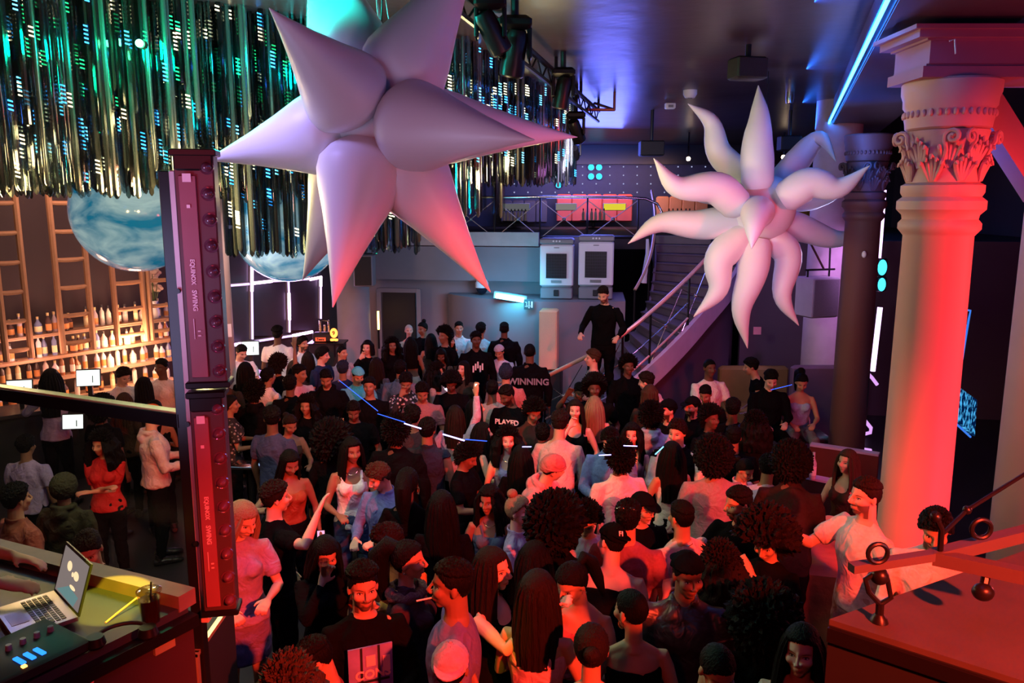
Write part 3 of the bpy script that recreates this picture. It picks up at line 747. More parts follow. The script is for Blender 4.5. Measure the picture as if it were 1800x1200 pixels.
(1138,654,1.82,-120,'m','lean','F','short','d','A','long',W,'jeans',K,'man in white top with black letters on back bending head'),
(1142,676,1.68,160,'f','bent','F','bob','b','B','tee',BN,'jeans',K,'woman with brown bob before the lettered white top'),
(1146,706,1.76,170,'m','drink','F','curly','k','C','hoodie',(.45,.5,.7),'jeans',K,'man in pale blue hoodie with dark hair smoking'),
(1174,702,1.76,-70,'m','stand','F','cap',K,'A','tee',K,'jeans',K,'bearded man in black cap in profile behind waistcoated man',dict(beard=100)),
(1218,697,1.78,-60,'m','bent','F','cap',K,'B','jacket',K,'jeans',K,'man in black cap and black jacket looking left, hand out',dict(beard=100)),
(1192,737,1.84,-15,'m','bent','r','quiff','d','A','shirt',W,'jeans',K,'man in open white shirt and black waistcoat facing camera',dict(waist=1)),
(1112,744,1.68,-12,'f','bent','F','wavy','k','A','tank',(.4,.25,.3),'jeans',K,'dark-haired woman glancing left under small blue line of light'),
(1072,751,1.76,-10,'m','bent','D','quiff','k','A','jacket',(.15,.25,.6),'jeans',K,'man in shiny blue jacket looking down left of glancing woman'),
(1090,772,1.86,-160,'m','stand','F','curly','k','D','shirt',(.75,.72,.74),'jeans',K,'tall dark-haired man in white collared shirt with back turned'),
(1181,776,1.72,-165,'f','bent','F','xlong','k','B','tank',W,'jeans',K,'woman in white sleeveless top with sleek black hair, arm bent'),
(1257,765,1.86,178,'m','stand','F','afro','k','C','tee',(.32,.28,.32),'jeans',K,'broad man in grey tee with dark afro, back turned'),
(1313,806,1.72,40,'f','bent','D','bun','k','B','shirt',(.75,.65,.7),'jeans',K,'woman with hair tied back and pale jacket looking down to her right'),
(1352,800,1.72,150,'m','lean','F','short','k','C','tee',(.55,.5,.7),'jeans',K,'person in white tee bending away behind the pale jacket'),
(1300,854,1.82,-55,'m','drink','r','fade','k','B','tee',K,'jeans',K,'man with moustache and black tee holding his fist up, looking left',dict(beard=95)),
(1350,893,1.70,-40,'f','bent','D','bigafro','d','B','long',K,'jeans',K,'woman with big dark curls, gold hoop earring and black top'),
(1250,712,1.70,30,'m','stand','F','curly','k','D','tee',K,'jeans',K,'dark curly head right of the black cap and jacket'),
(1240,676,1.70,-30,'m','stand','D','fade','k','C','tee',K,'jeans',K,'man with red-lit face below seated man in white'),
(1290,748,1.74,172,'m','stand','F','fade','k','C','tee',K,'jeans',K,'black-clothed man with back turned above the grey tee man'),
(1330,722,1.72,176,'f','stand','F','curlylong','k','D','jacket',K,'jeans',K,'dark-haired figure in black coat facing the booth table'),
(1392,776,1.78,160,'m','lean','F','afro','k','D','jacket',(.03,.02,.02),'jeans',K,'broad figure in dark coat leaning over towards booth table'),
(1290,700,1.72,165,'m','stand','F','short','k','D','tee',K,'jeans',K,'dark figure in front of man wearing reflective vest'),
(1248,630,1.84,15,'m','sit','F','bald','k','D','tee',W,'jeans',K,'dark-skinned man in white tee sitting by the stair wall'),
(1322,629,1.80,-100,'m','lean','F','short','k','B','vest',K,'jeans',NV,'steward in black vest with grey reflective bands leaning over'),
(1355,650,1.80,0,'m','sit','D','short','k','A','jacket',K,'jeans',K,'man in dark jacket seated in booth left of blue strapless top'),
(1409,656,1.74,-8,'f','sit','D','updo','k','B','tube',LB,'jeans',(.2,.2,.25),'woman in pale blue strapless top seated in booth beside column'),
(1492,790,1.66,-60,'f','bent','F','long','b','A','tank',BN,'jeans',K,'woman with long brown hair standing against red column'),
(1060,502,1.86,-25,'m','rail','D','fade','d','A','long',K,'jeans',K,'guard in black holding the rail halfway up the stairs',dict(base=.92,beard=80)),
# middle of the floor
(508,790,1.74,35,'f','point','D','braids','k','C','tube',(.35,.08,.04),'jeans',K,'woman with dark braids and bare shoulders pointing a finger'),
(617,768,1.76,12,'f','bent','l','long','k','C','tank',W,'jeans',(.04,.06,.14),'woman in bright white scoop-neck vest and blue jeans'),
(664,813,1.78,-25,'m','bent','RD','quiff','b','A','shirt',(.15,.2,.5),'jeans',K,'man in blue denim shirt looking down beside white vest woman'),
(716,822,1.80,176,'f','stand','F','updo','k','D','long',K,'jeans',K,'woman with dark updo and hoop earring in black, back turned'),
(863,853,1.70,-5,'f','stand','r','wavy','k','C','tube',(.08,.12,.2),'jeans',K,'woman with loose dark waves and dark straps looking straight up at us'),
(914,862,1.70,70,'f','bent','F','topbun','g','A','shirt',(.4,.36,.55),'jeans',K,'blond woman with high bun and denim shirt in profile right'),
(970,800,1.76,62,'m','lean','L','beanie',(.5,.2,.2),'A','hoodie',(.75,.3,.35),'jeans',K,'man in pink hoodie and pink beanie bending right'),
(962,868,1.72,150,'m','stand','F','bigafro','k','D','jacket',K,'jeans',K,'person with huge black afro in front of pink hoodie'),
(1025,882,1.78,20,'m','bent','RD','curly','k','B','tee',(.4,.42,.6),'jeans',K,'curly-haired man in pale blue tee looking down at hands'),
(1092,880,1.82,165,'m','stand','F','short','k','B','tee',(.35,.12,.16),'jeans',K,'man in maroon tee with sunglasses on head, back of neck lit'),
(1128,866,1.76,20,'m','stand','l','cap',K,'B','tee',K,'jeans',K,'man in black cap behind the sunglasses, pale chin'),
(1190,880,1.80,-150,'m','stand','F','fade','k','B','tee',(.75,.6,.62),'jeans',K,'man in white tee with cropped hair and gold chain, back half turned'),
(776,862,1.72,178,'f','stand','F','long','k','D','long',K,'jeans',K,'woman in black with long black hair facing away, centre of floor'),
(955,952,1.68,160,'f','bent','F','xlong','k','C','dress',(.2,.12,.2),'',K,'woman in mauve dress being hugged, long dark hair'),
# foreground
(426,880,1.74,28,'f','bent','LD','xlong','g','A','tee',(.42,.28,.5),'skirt',(.25,.16,.35),'blond woman in lilac cropped tee and lilac skirt right of metal post'),
(482,846,1.82,120,'m','wave','F','short','d','A','tee',K,'jeans',K,'man in black tee with cropped brown hair, back of head to us'),
(570,942,1.68,25,'f','sip','D','long','k','B','long',K,'jeans',K,'woman in black drinking in shadow behind the sweatshirt man'),
(680,920,1.76,-30,'m','phone','RD','quiff','d','A','shirt',(.6,.25,.05),'jeans',K,'man in orange patterned shirt drinking with raised hand'),
(715,950,1.72,82,'f','stand','F','updo','k','B','jacket',(.05,.03,.04),'jeans',K,'woman with thick dark ponytail and fur collar in profile right'),
(636,990,1.82,22,'m','bent','F','flat','k','B','long',K,'jeans',K,'man in black sweatshirt with colourful square print facing us',dict(beard=85)),
(812,982,1.80,-85,'m','stand','F','fade','k','C','tee',(.2,.15,.4),'jeans',K,'man smoking in profile left with cropped sides and purple tee'),
(877,962,1.74,62,'f','neck','F','long','d','A','tank',K,'jeans',K,'smiling pale woman in strappy black top reaching arm right'),
(948,1003,1.72,160,'f','bent','F','long','d','B','dress',(.7,.4,.45),'',K,'woman with straight dark hair in ruffled pink dress, back to us'),
(1000,988,1.76,-18,'f','bent','RD','pony','k','B','tube',(.5,.12,.1),'jeans',K,'woman with hair scraped back and stud earring looking down'),
(1070,922,1.72,172,'m','lean','L','capback','k','A','tank',K,'jeans',K,'person in black cap with white initials and low-cut black top'),
(1110,1035,1.74,176,'f','stand','L','bald','k','B','tube',K,'jeans',K,'person with cropped hair, hoop earring and bare back'),
(1212,972,1.86,-8,'m','bent','l','capback',K,'C','jacket',(.04,.03,.03),'jeans',K,'man in backwards black cap and shiny black leather jacket',dict(mat='leather')),
(1268,952,1.74,178,'f','dance','F','curlylong','d','B','tube',K,'jeans',K,'woman with dark curls and bare back with black strap'),
(1345,1030,1.70,170,'f','stand','F','bigafro','k','D','jacket',K,'jeans',K,'person with large black afro at bottom right of crowd'),
(1412,1098,1.66,-30,'f','bent','F','long','k','A','tube',K,'jeans',K,'woman in sequinned black top hugging herself beside dark box edge'),
(1262,1132,1.78,15,'m','stand','D','bald','k','B','tee',K,'jeans',K,'man with shaved head below leather jacket at bottom edge'),
(1040,1098,1.66,175,'f','stand','F','bun','d','B','tank',K,'jeans',K,'woman with dark bun in black vest before the bare-backed person'),
(792,1132,1.74,178,'m','phone','F','capback',(.5,.35,.55),'C','tee',K,'jeans',K,'man in pale lilac and pink cap with his back to us'),
(552,1118,1.72,-70,'m','bent','D','fade','k','B','tee',(.3,.05,.05),'jeans',K,'person with cropped hair and earring in profile left at bottom edge'),
(506,1152,1.66,178,'f','stand','F','curlylong','b','B','long',BN,'jeans',K,'curly brown head against the earring wearer at bottom edge'),
(1525,838,1.86,-78,'m','gest','F','fade','d','A','tee',(.8,.7,.68),'jeans',(.6,.4,.35),'bearded man in white tee pointing, standing before the red column',dict(beard=90,base=.35)),
(1647,893,1.80,-28,'m','bent','D','quiff','k','B','long',(.8,.7,.68),'jeans',K,'bearded man in white and black top behind the clamp stand',dict(beard=95,base=.35)),
]
EXTRA = {}
for rec in CR:
    kw = {}
    if isinstance(rec[-1], dict): kw = rec[-1]; rec = rec[:-1]
    px, pt, h, face, sex, pose, look, hair, hc, skin, top, tc, bottom, bc, label = rec
    if pt >= 840 and not kw.get('base'): h *= 1.05
    mt = {'print': m_print, 'leather': m_leather}.get(kw.get('mat'))
    if isinstance(hc, str) and hair in HATS: hc = HC[hc]
    o, hm, s = person(px, pt, h, face, sex, pose, look, hair, hc, skin, top, tc, bottom, bc, label, beard=kw.get('beard', 0), mat=mt, base=kw.get('base', 0))
    EXTRA[(px, pt)] = (o, hm, s, sex, pose)
    if kw.get('waist'):
        c = link('waistcoat', setmat(top_mesh(sex, pose, 'waist'), m_cloth), o); c.color = (*K, 1); c.scale = (1.05, 1.07, 1)

# nobody stands inside a neighbour: heights are tuned along each line of sight until everyone has room
def place(r):
    o, label, L, px, pt, up, tp, face, flip, base, h, h0, free = r
    k = h/1.75; T = PZ(px, pt, tp.z*k+base+up*k); q = tp*k
    if flip: q = Vector((-q.x, q.y, q.z))
    q.rotate(Quaternion((0, 0, 1), R(face)))
    r[2] = Vector((T.x-q.x, T.y-q.y, base)); o.location = r[2]; o.scale = (-k if flip else k, k, k)
SHIFT = {}
for it in range(70):
    bad = 0
    for i in range(len(PEOPLE)):
        for j in range(i):
            a, b = PEOPLE[i], PEOPLE[j]
            if abs(a[2].x-b[2].x) < .47 and (Vector(a[2][:2])-Vector(b[2][:2])).length < .47:
                bad += 1; n, f = (a, b) if a[2].y < b[2].y else (b, a)
                if n[10] < n[11]+.15: n[10] += .008; place(n)
                if f[10] > f[11]-.15: f[10] -= .008; place(f)
                if it > 12:
                    l, r_ = (a, b) if a[2].x < b[2].x else (b, a)
                    k0 = SHIFT.setdefault(id(l), 0); k1 = SHIFT.setdefault(id(r_), 0)
                    if k0 > -16: SHIFT[id(l)] -= .8; l[3] -= .8; place(l)
                    if k1 < 16: SHIFT[id(r_)] += .8; r_[3] += .8; place(r_)
    if not bad: break

# ------------------------------------------------------------------ room shell
CEIL = 5.6
m_floor = M('dark_floor', (.02,.018,.022), .35, var=.5, scale=2)
m_ceil = M('dark_ceiling', (.045,.024,.034), .33, var=.55, scale=1.1, bump=1.0)
m_wall = M('grey_wall', (.22,.21,.24), .8, var=.15, scale=1.5, bump=.1)
m_dwall = M('dark_wall', (.06,.04,.05), .8, var=.2, scale=1.5)
m_black = M('matt_black', (.012,.012,.014), .6, var=.2)
m_bmetal = M('black_metal', (.02,.018,.02), .35, .6, var=.2)
m_chrome = M('polished_metal', (.8,.72,.62), .18, 1, var=.05)
m_white = M('white_plastic', (.72,.72,.76), .5, var=.04)
m_grey = M('grey_plastic', (.22,.22,.24), .5, var=.1)
struct(MB().box((0, 9, -.05), (24, 30, .1)).build('floor', m_floor))
struct(MB().box((0, 11, CEIL+.05), (24, 30, .1)).build('ceiling', m_ceil))
struct(MB().beam((-3.5, 17.3, 1.65), (1.9, 16.4, 1.65), .2, 3.3).build('wall_back', m_wall))
struct(MB().box((0, 24.1, 2.8), (26, .2, 5.7)).build('wall_mezzanine', M('navy_wall', (.03,.035,.07), .6, var=.2)))
# left wall behind the bar, running to the window bay
WL0, WL1 = Vector((-8.6, 10.6, 0)), Vector((-3.75, 17.45, 0)); WD = (WL1-WL0).normalized(); WN = Vector((WD.y, -WD.x, 0))
struct(MB().beam(WL0+Vector((0,0,2.8))-WN*.12, WL1+Vector((0,0,2.8))-WN*.12, .2, 5.6).build('wall_left', m_dwall))
struct(MB().beam((-8.6, 10.6, 2.8), (-8.6, -3, 2.8), .2, 5.6).build('wall_side', m_dwall))
struct(MB().box((0, -3.6, 2.8), (24, .2, 5.7)).build('wall_front', m_dwall))
struct(MB().beam((8.2, -3.5, 2.8), (11.4, 24, 2.8), .2, 5.6).build('wall_right', m_dwall))
struct(MB().beam((4.4, 15.2, 1.65), (9.8, 14.4, 1.65), .2, 3.3).build('wall_stairside', M('plum_wall', (.09,.055,.08), .8, var=.15, scale=1.5)))
# mezzanine floor
mz = MB()
mz.prism([(-3.7, 17.3), (1.9, 16.5), (1.95, 17.4), (4.1, 17.4), (4.3, 15.1), (10.5, 14.3), (10.8, 24.1), (-6, 24.1)], 3.0, 3.3)
struct(mz.build('floor_mezzanine', m_black))
struct(MB().beam((-3.6, 17.05, 3.26), (.55, 16.35, 3.26), .12, .28).build('trim_1', M('soffit', (.42,.38,.38), .7)))
struct(MB().beam((-2.9, 16.98, 2.75), (1.0, 16.3, 2.75), .22, .7).build('trim_2', m_wall))
struct(MB().box((2, 23.4, 5.35), (20, .3, .55)).build('trim_3', m_black))
# platform under the booth the photographer stands on
struct(MB().box((-.3, -.2, 2.3), (7, 4.0, .1)).build('floor_booth', m_black))
# round bulge of wall under the two coolers
b = MB(); c0 = (1.25, 18.2)
pl = [(c0[0]+3.05*math.cos(R(a)), c0[1]+3.05*math.sin(R(a))) for a in range(212, 292, 4)]+[(2.36, 16.9), (-1.3, 17.1)]
b.prism(pl, 0, 2.12)
struct(b.build('wall_bulge', m_wall))
# ------------------------------------------------------------------ mezzanine fittings
m_red = M('coral_upholstery', (.75,.12,.07), .6, var=.1)
m_or = M('orange_upholstery', (.8,.33,.12), .6, var=.1)
def banquette(x0, x1, Y, py0, py1, mat, label, n):
    a = PY(x0, py1, Y); c = PY(x1, py0, Y)
    t = thing('upholstered_panel', label, 'panel', ((a.x+c.x)/2, Y, a.z), 0, 'padded wall panels on the mezzanine')
    w = (c.x-a.x)/n
    for k in range(n): MB().box((-(c.x-a.x)/2+w*(k+.5), 0, (c.z-a.z)/2), (w*.97, .12, c.z-a.z), bev=.04).build('cushion', mat, t)
banquette(978, 1112, 23.6, 341, 390, m_red, 'coral red padded wall panel behind the mezzanine rail', 5)
banquette(1152, 1245, 23.6, 345, 390, m_or, 'orange padded wall panel left of the tentacled inflatable', 4)
banquette(1378, 1442, 23.6, 352, 392, M('amber_panel', (.6,.3,.05), .6), 'amber padded panel behind the tentacled inflatable', 3)
banquette(880, 962, 23.6, 352, 392, M('grey_panel', (.10,.09,.1), .6), 'dark grey padded panel at left end of mezzanine', 4)
# stud wall above with rows of small lights
st = MB(); st2 = []
for r_ in range(4):
    for k in range(26):
        p = PY(880+k*24+(r_ % 2)*0, 293+r_*15, 23.95); st.ball(p, .022, 8, 5)
tag(st.build('wall_studs', E('stud_light', (.6,.65,1), .55)), 'rows of tiny pale studs on the dark blue mezzanine wall', 'studs', kind='stuff')
def led(px, py, r, Y=23.8, lab='', grp='blue round lamps on mezzanine wall', c=(.02,.55,1)):
    p = PY(px, py, 23.93); t = thing('blue_lamp', lab, 'lamp', p, 0, grp)
    MB().lathe([(r*.5, -.0), (r, .0), (r, .02), (.001, .021)], n=18).build('lens', E('blue_led', c, 3.2), t).rotation_euler = (PI/2, 0, 0)
    MB().lathe([(r*1.15, -.06), (r*1.25, -.06), (r*1.25, .01), (r*1.05, .01)], n=18).build('housing', m_bmetal, t).rotation_euler = (PI/2, 0, 0)
for px, py, l in ((1039,294,'upper left'), (1053,294,'upper right'), (1039,310,'lower left'), (1053,310,'lower right')):
    led(px, py, .085, lab='%s lamp of the square of four bright blue lamps' % l)
led(982, 310, .085, lab='upper of two blue lamps at the right end of the rods'); led(982, 325, .085, lab='lower of two blue lamps at the right end of the rods')
led(1201, 339, .085, lab='single blue lamp above the orange panel')
def picture(x0, x1, y0, y1, Y, c, s, label):
    a = PY(x0, y1, Y); d = PY(x1, y0, Y)
    t = thing('light_box', label, 'light box', ((a.x+d.x)/2, Y, (a.z+d.z)/2), 0, 'shallow boxes on the mezzanine bar front')
    w, h = d.x-a.x, d.z-a.z
    MB().box((0, .04, 0), (w, .08, h), bev=.015).build('case', m_grey, t)
    MB().box((0, -.004, 0), (w*.94, .01, h*.86)).build('panel', E('panel_%d' % x0, c, s), t)
picture(976, 1014, 357, 370, 22.6, (.35,.32,.3), .5, 'grey light box left end of coral panel')
picture(1060, 1101, 357, 370, 22.6, (.9,.75,.05), .7, 'yellow light box on coral panel')
picture(880, 932, 357, 371, 22.6, (.25,.25,.27), .35, 'grey light box above left bottle bucket')
def bucket(px, py, Y, label, nb=7):
    p = PY(px, py, Y); s = 1.0
    t = thing('bottle_display', label, 'bottle stand', (p.x, Y, 3.3), 0, 'bottle stands on the mezzanine')
    zt = p.z-3.3
    MB().lathe([(.22, 0), (.20, .03), (.04, .06), (.04, zt-.06), (.34, zt-.02), (.36, zt), (.001, zt)], n=20).build('stand', m_black, t)
    for k in range(nb):
        q = thing('bottle', 'pale-labelled bottle on the %s' % label[:60], 'bottle', (p.x-.28+.56*k/(nb-1), Y-.08+.06*(k % 2), p.z), 0, 'bottles on %s' % label[:30])
        MB().lathe([(.034, 0), (.036, .02), (.036, .19), (.014, .24), (.013, .27), (.001, .27)], n=12).build('glass', M('pale_bottle', (.8,.7,.55), .3), q)
        MB().lathe([(.016, .255), (.017, .31), (.001, .31)], n=10).build('cap', m_black, q)
bucket(905, 388, 21.5, 'left bottle stand behind the mezzanine rail')
bucket(1043, 387, 21.5, 'middle bottle stand before the coral panel', 6)
bucket(1193, 387, 21.5, 'right bottle stand before the orange panel', 6)
# balustrade of the mezzanine
rl = thing('mezzanine_balustrade', 'metal balustrade with crossed braces and curved end along mezzanine edge', 'balustrade', (0, 16.6, 3.3))
def rp(px, py, Y=16.5): return PY(px, py, Y)-Vector((0, 16.6, 3.3))
top = [rp(690, 349, 16.9), rp(820, 347), rp(960, 346), rp(1100, 347), rp(1135, 349), rp(1155, 358), rp(1163, 372), rp(1160, 385), rp(1150, 391), rp(1140, 390)]
MB().tube(top, .028, 10).build('top_rail', m_chrome, rl)
for x in (700, 785, 870, 950, 1033, 1122):
    MB().tube([rp(x, 347), rp(x-1, 418)], .018, 8).build('post', m_bmetal, rl)
for k, (a, c) in enumerate(((700,785), (785,870), (870,950), (950,1033), (1033,1122))):
    MB().tube([rp(a, 418), rp(c, 352)], .009, 6).tube([rp(a, 352), rp(c, 418)], .009, 6).ball(rp((a+c)/2, 385), .04, 10, 7).build('cross_brace', M('dull_metal', (.3,.28,.27), .4, .8), rl)
MB().tube([rp(690, 419, 16.9), rp(870, 417), rp(1122, 417)], .03, 8).build('bottom_rail', m_bmetal, rl)
# two air coolers on the ledge
def cooler(px, pyb, Y, h, label):
    p = PY(px, pyb, Y); p.z = 2.12
    t = thing('air_cooler', label, 'air cooler', p, R(-8), 'evaporative air coolers on the wall ledge'); w, d = .63*h/1.17, .42
    MB().box((0, 0, h*.10), (w*.97, d*.97, h*.20), bev=.03).build('water_tank', m_grey, t)
    b = MB(); b.box((0, 0, h*.555), (w, d, h*.70), bev=.04); b.build('body', m_white, t)
    MB().box((0, 0, h*.945), (w*1.02, d*1.02, h*.10), bev=.03).build('control_panel', m_grey, t)
    for k in (-.06, .0, .06): MB().lathe([(.018, 0), (.018, .02), (.001, .02)], n=12).build('knob', m_white, t, loc=(k, -d*.51, h*.95)).rotation_euler = (PI/2, 0, 0)
    g = MB(); g.box((0, -d/2-.004, h*.55), (w*.62, .02, h*.40)); g.build('grille', m_black, t)
    g = MB()
    for k in range(13): g.box((-w*.30+w*.6*k/12, -d/2-.02, h*.55), (.006, .012, h*.40))
    for k in range(9): g.box((0, -d/2-.02, h*.36+h*.38*k/8), (w*.62, .012, .006))
    g.build('grille_bars', M('grille_metal', (.06,.06,.09), .4, .5), t)
    g = MB(); [g.box((0, -d/2-.006, h*.275+k*.012), (w*.32, .012, .005)) for k in range(5)]; g.build('vent', m_grey, t)
    MB().box((0, -d/2-.003, h*.845), (w*.16, .006, .018)).build('badge', m_grey, t)
    MB().box((0, -d/2-.003, h*.11), (.10, .02, .12), bev=.01).build('handle', m_black, t)
cooler(979, 527, 15.75, 1.20, 'left white air cooler with square grille on the curved ledge')
cooler(1047, 524, 15.7, 1.26, 'right white air cooler, slightly taller, on the curved ledge')
# ------------------------------------------------------------------ back wall things
# pale loudspeaker on its stand
p = PZ(965, 656, .9); p = Vector((.70, 14.86, 0))
t = thing('loudspeaker', 'tall cream loudspeaker standing behind the security guard', 'loudspeaker', p, R(-10))
MB().box((0, 0, 1.45), (.34, .35, 1.15), bev=.03).build('cabinet', M('cream_paint', (.85,.6,.34), .6), t)
MB().box((0, -.18, 1.45), (.29, .012, 1.08)).build('grille', M('cream_mesh', (.8,.62,.38), .7, bump=.3, scale=80), t)
MB().box((0, 0, .44), (.5, .4, .88), bev=.02).build('stand_box', m_black, t)
# dome camera
p = PY(847, 505, 16.35); t = thing('dome_camera', 'white dome security camera at tip of the big star', 'camera', p)
MB().lathe([(.001, .16), (.10, .16), (.135, .10), (.135, 0), (.001, 0)], n=20).build('housing', m_white, t)
MB().ball((0, 0, -.0), (.12, .12, .15), 18, 12).build('dome', M('smoked_glass', (.01,.01,.02), .1), t)
MB().beam((0, 0, .1), (0, .35, .14), .06, .06).build('bracket', m_white, t)
# cyan tube
p = PY(896, 523, 15.32); t = thing('tube_light', 'glowing cyan tube lamp on the back wall left of exit sign', 'lamp', p, R(-8))
MB().tube([(-.27, 0, .035), (.27, 0, -.045)], .045, 12).build('tube', E('cyan_tube', (.12,.75,1), 40), t)
MB().box((0, .07, 0), (.66, .06, .16), ry=R(8), bev=.02).build('fitting', m_grey, t)
# exit sign
p = PY(930, 535, 15.22); t = thing('exit_sign', 'green and white running man exit sign right of cyan tube', 'sign', p, R(-6))
MB().box((0, 0, 0), (.20, .02, .20), bev=.005).build('plate', M('sign_green', (.06,.13,.14), .5), t)
g = MB(); g.box((-.045, -.014, 0), (.012, .006, .1)); g.box((-.062, -.014, -.035), (.034, .006, .01)); g.box((-.062, -.014, .045), (.034, .006, .01)); g.ball((.0, -.014, .055), (.012, .005, .012)); g.box((0, -.014, .01), (.018, .006, .07)); g.box((.012, -.014, -.045), (.012, .006, .06), ry=R(20)); g.box((-.012, -.014, -.045), (.012, .006, .06), ry=R(-25)); g.box((.055, -.014, 0), (.034, .006, .12))
g.build('pictogram', M('sign_white', (.8,.85,.85), .5), t)
# dark doorway
p = PY(685, 545, 16.75)
d = struct(MB().beam((-2.75, 16.88, 1.06), (-2.05, 16.76, 1.06), .06, 2.12).build('door_1', m_black))
fr = MB()
for a, c in (((-2.83, 16.87, 0), (-2.83, 16.87, 2.2)), ((-1.97, 16.73, 0), (-1.97, 16.73, 2.2)), ((-2.83, 16.87, 2.17), (-1.97, 16.73, 2.17))): fr.beam(a, c, .09, .09)
struct(fr.build('trim_4', m_wall))
# amber glow strip beside the doorway
p = PY(665, 562, 16.2); t = thing('amber_strip_light', 'thin amber strip lamp left of the dark doorway', 'lamp', p)
MB().tube([(0, 0, -.2), (0, 0, .18)], .022, 8).build('tube', E('amber', (1,.5,.1), 9), t)
MB().tube([(0, .0, -.6), (0, 0, -.2)], .02, 8).build('stem', m_bmetal, t)
# round grey pillar with box at its head
def column(name, c, r, z0, z1, mat, label, cat='column', capital=None, grp=None):
    t = thing(name, label, cat, (c[0], c[1], z0), 0, grp)
    MB().lathe([(r*1.25, 0), (r*1.25, .12), (r*1.08, .2), (r*1.02, .28)], n=40).build('base', mat, t)
    MB().lathe([(r, .02), (r, z1-z0)], n=48).build('shaft', mat, t)
    return t
p = PY(622, 560, 16.0); m_pil = M('grey_pillar', (.30,.29,.33), .75, var=.1)
t = column('column', (p.x, p.y), .33, 0, 3.0, m_pil, 'short round grey pillar left of the dark doorway')
MB().box((-.06, 0, 3.18), (.78, .7, .62), bev=.01).build('head_block', m_pil, t)
t = thing('stage_speaker', 'grey box loudspeaker hung at the head of the grey pillar', 'loudspeaker', PY(641, 475, 15.2))
MB().box((0, 0, 0), (.36, .36, .6), bev=.02).build('cabinet', m_grey, t)
MB().box((0, -.185, 0), (.31, .01, .54)).build('grille', m_black, t)
g = MB(); g.beam((-.16, 0, .32), (.16, 0, .32), .03, .03); g.beam((0, 0, .32), (.0, .3, .4), .03, .03); g.build('bracket', m_bmetal, t)
# brown pillar right of the metal post
p = PY(384, 560, 11.6)
t = column('column', (p.x, p.y), .20, 0, CEIL, M('brown_pillar', (.36,.26,.22), .7), 'slim brown pillar directly right of the metal post')
q = thing('paper_notice', 'white paper notice taped to the brown pillar', 'notice', PY(398, 581, 11.36), R(25))
MB().box((0, 0, 0), (.14, .006, .19)).build('sheet', M('paper', (.75,.72,.8), .8), q)
# ------------------------------------------------------------------ window bay with violet tubes
def wl(px, py, off=0):           # point on the left wall seen at a pixel
    dx = (px-900)/FP; dy = -(py-600)/FP; o = WL0+WN*off
    dr = Vector((dx, cT+dy*sT, -sT+dy*cT)); t = (o.dot(WN))/(dr.dot(WN)); q = dr*t; q.z += CZ; return q
m_vio = E('violet_tube', (.95,.55,1), 6); m_vio2 = E('violet_tube_dim', (.75,.5,1), 1.6)
for n, (x0, x1, y0, y1) in enumerate(((400,443,395,600), (443,507,385,590), (507,565,380,580))):
    A, Bq = wl(x0+2, y0, .02), wl(x1-2, y0, .02)
    g = MB(); lo = wl(x0+2, y1, .02); lo2 = wl(x1-2, y1, .02)
    g.add([A, Bq, lo2, lo, A+WN*.02, Bq+WN*.02, lo2+WN*.02, lo+WN*.02], [(0,1,2,3), (7,6,5,4), (0,4,5,1), (1,5,6,2), (2,6,7,3), (3,7,4,0)])
    o = struct(g.build('window_%d' % (n+1), M('window_glass', (.07,.06,.09), .3, var=.15)))
bt = []
def vtube(a, c, label, ln=.5, glow=1):
    pa, pc = wl(*a, .09), wl(*c, .09); t = thing('violet_tube_lamp', label, 'lamp', pa, 0, 'violet tubes framing the windows')
    MB().tube([(0, 0, 0), pc-pa], .030 if glow else .022, 10).build('tube', m_vio if glow else m_vio2, t)
    MB().tube([WN*-.04, pc-pa-WN*.04], .04, 8).build('channel', m_grey, t)
vtube((401,502), (438,499), 'faint horizontal tube left of first bright upright', glow=0)
vtube((443,455), (443,512), 'bright upright tube on the left window post')
vtube((443,512), (444,596), 'dim lower end of the left window post tube', glow=0)
vtube((443,498), (478,494), 'bright horizontal tube right of the left post')
vtube((478,494), (545,490), 'dim horizontal tube between second and third posts', glow=0)
vtube((507,490), (508,515), 'dim upper end of the middle window post tube', glow=0)
vtube((508,515), (509,562), 'bright upright tube on the middle window post')
vtube((509,562), (509,584), 'dim foot of the middle window post tube', glow=0)
vtube((545,491), (565,487), 'bright horizontal tube at the right window post')
vtube((564,487), (564,503), 'short bright upright tube at the right window post')
vtube((564,503), (564,560), 'dim lower end of the right window post tube', glow=0)
vtube((402,608), (428,603), 'bright sill tube beside the brown pillar')
vtube((428,603), (514,590), 'dim sill tube under the middle window', glow=0)
vtube((514,590), (549,583), 'bright sill tube left of the red beer tap')
vtube((396,399), (414,399), 'small bright tube high beside the brown pillar')
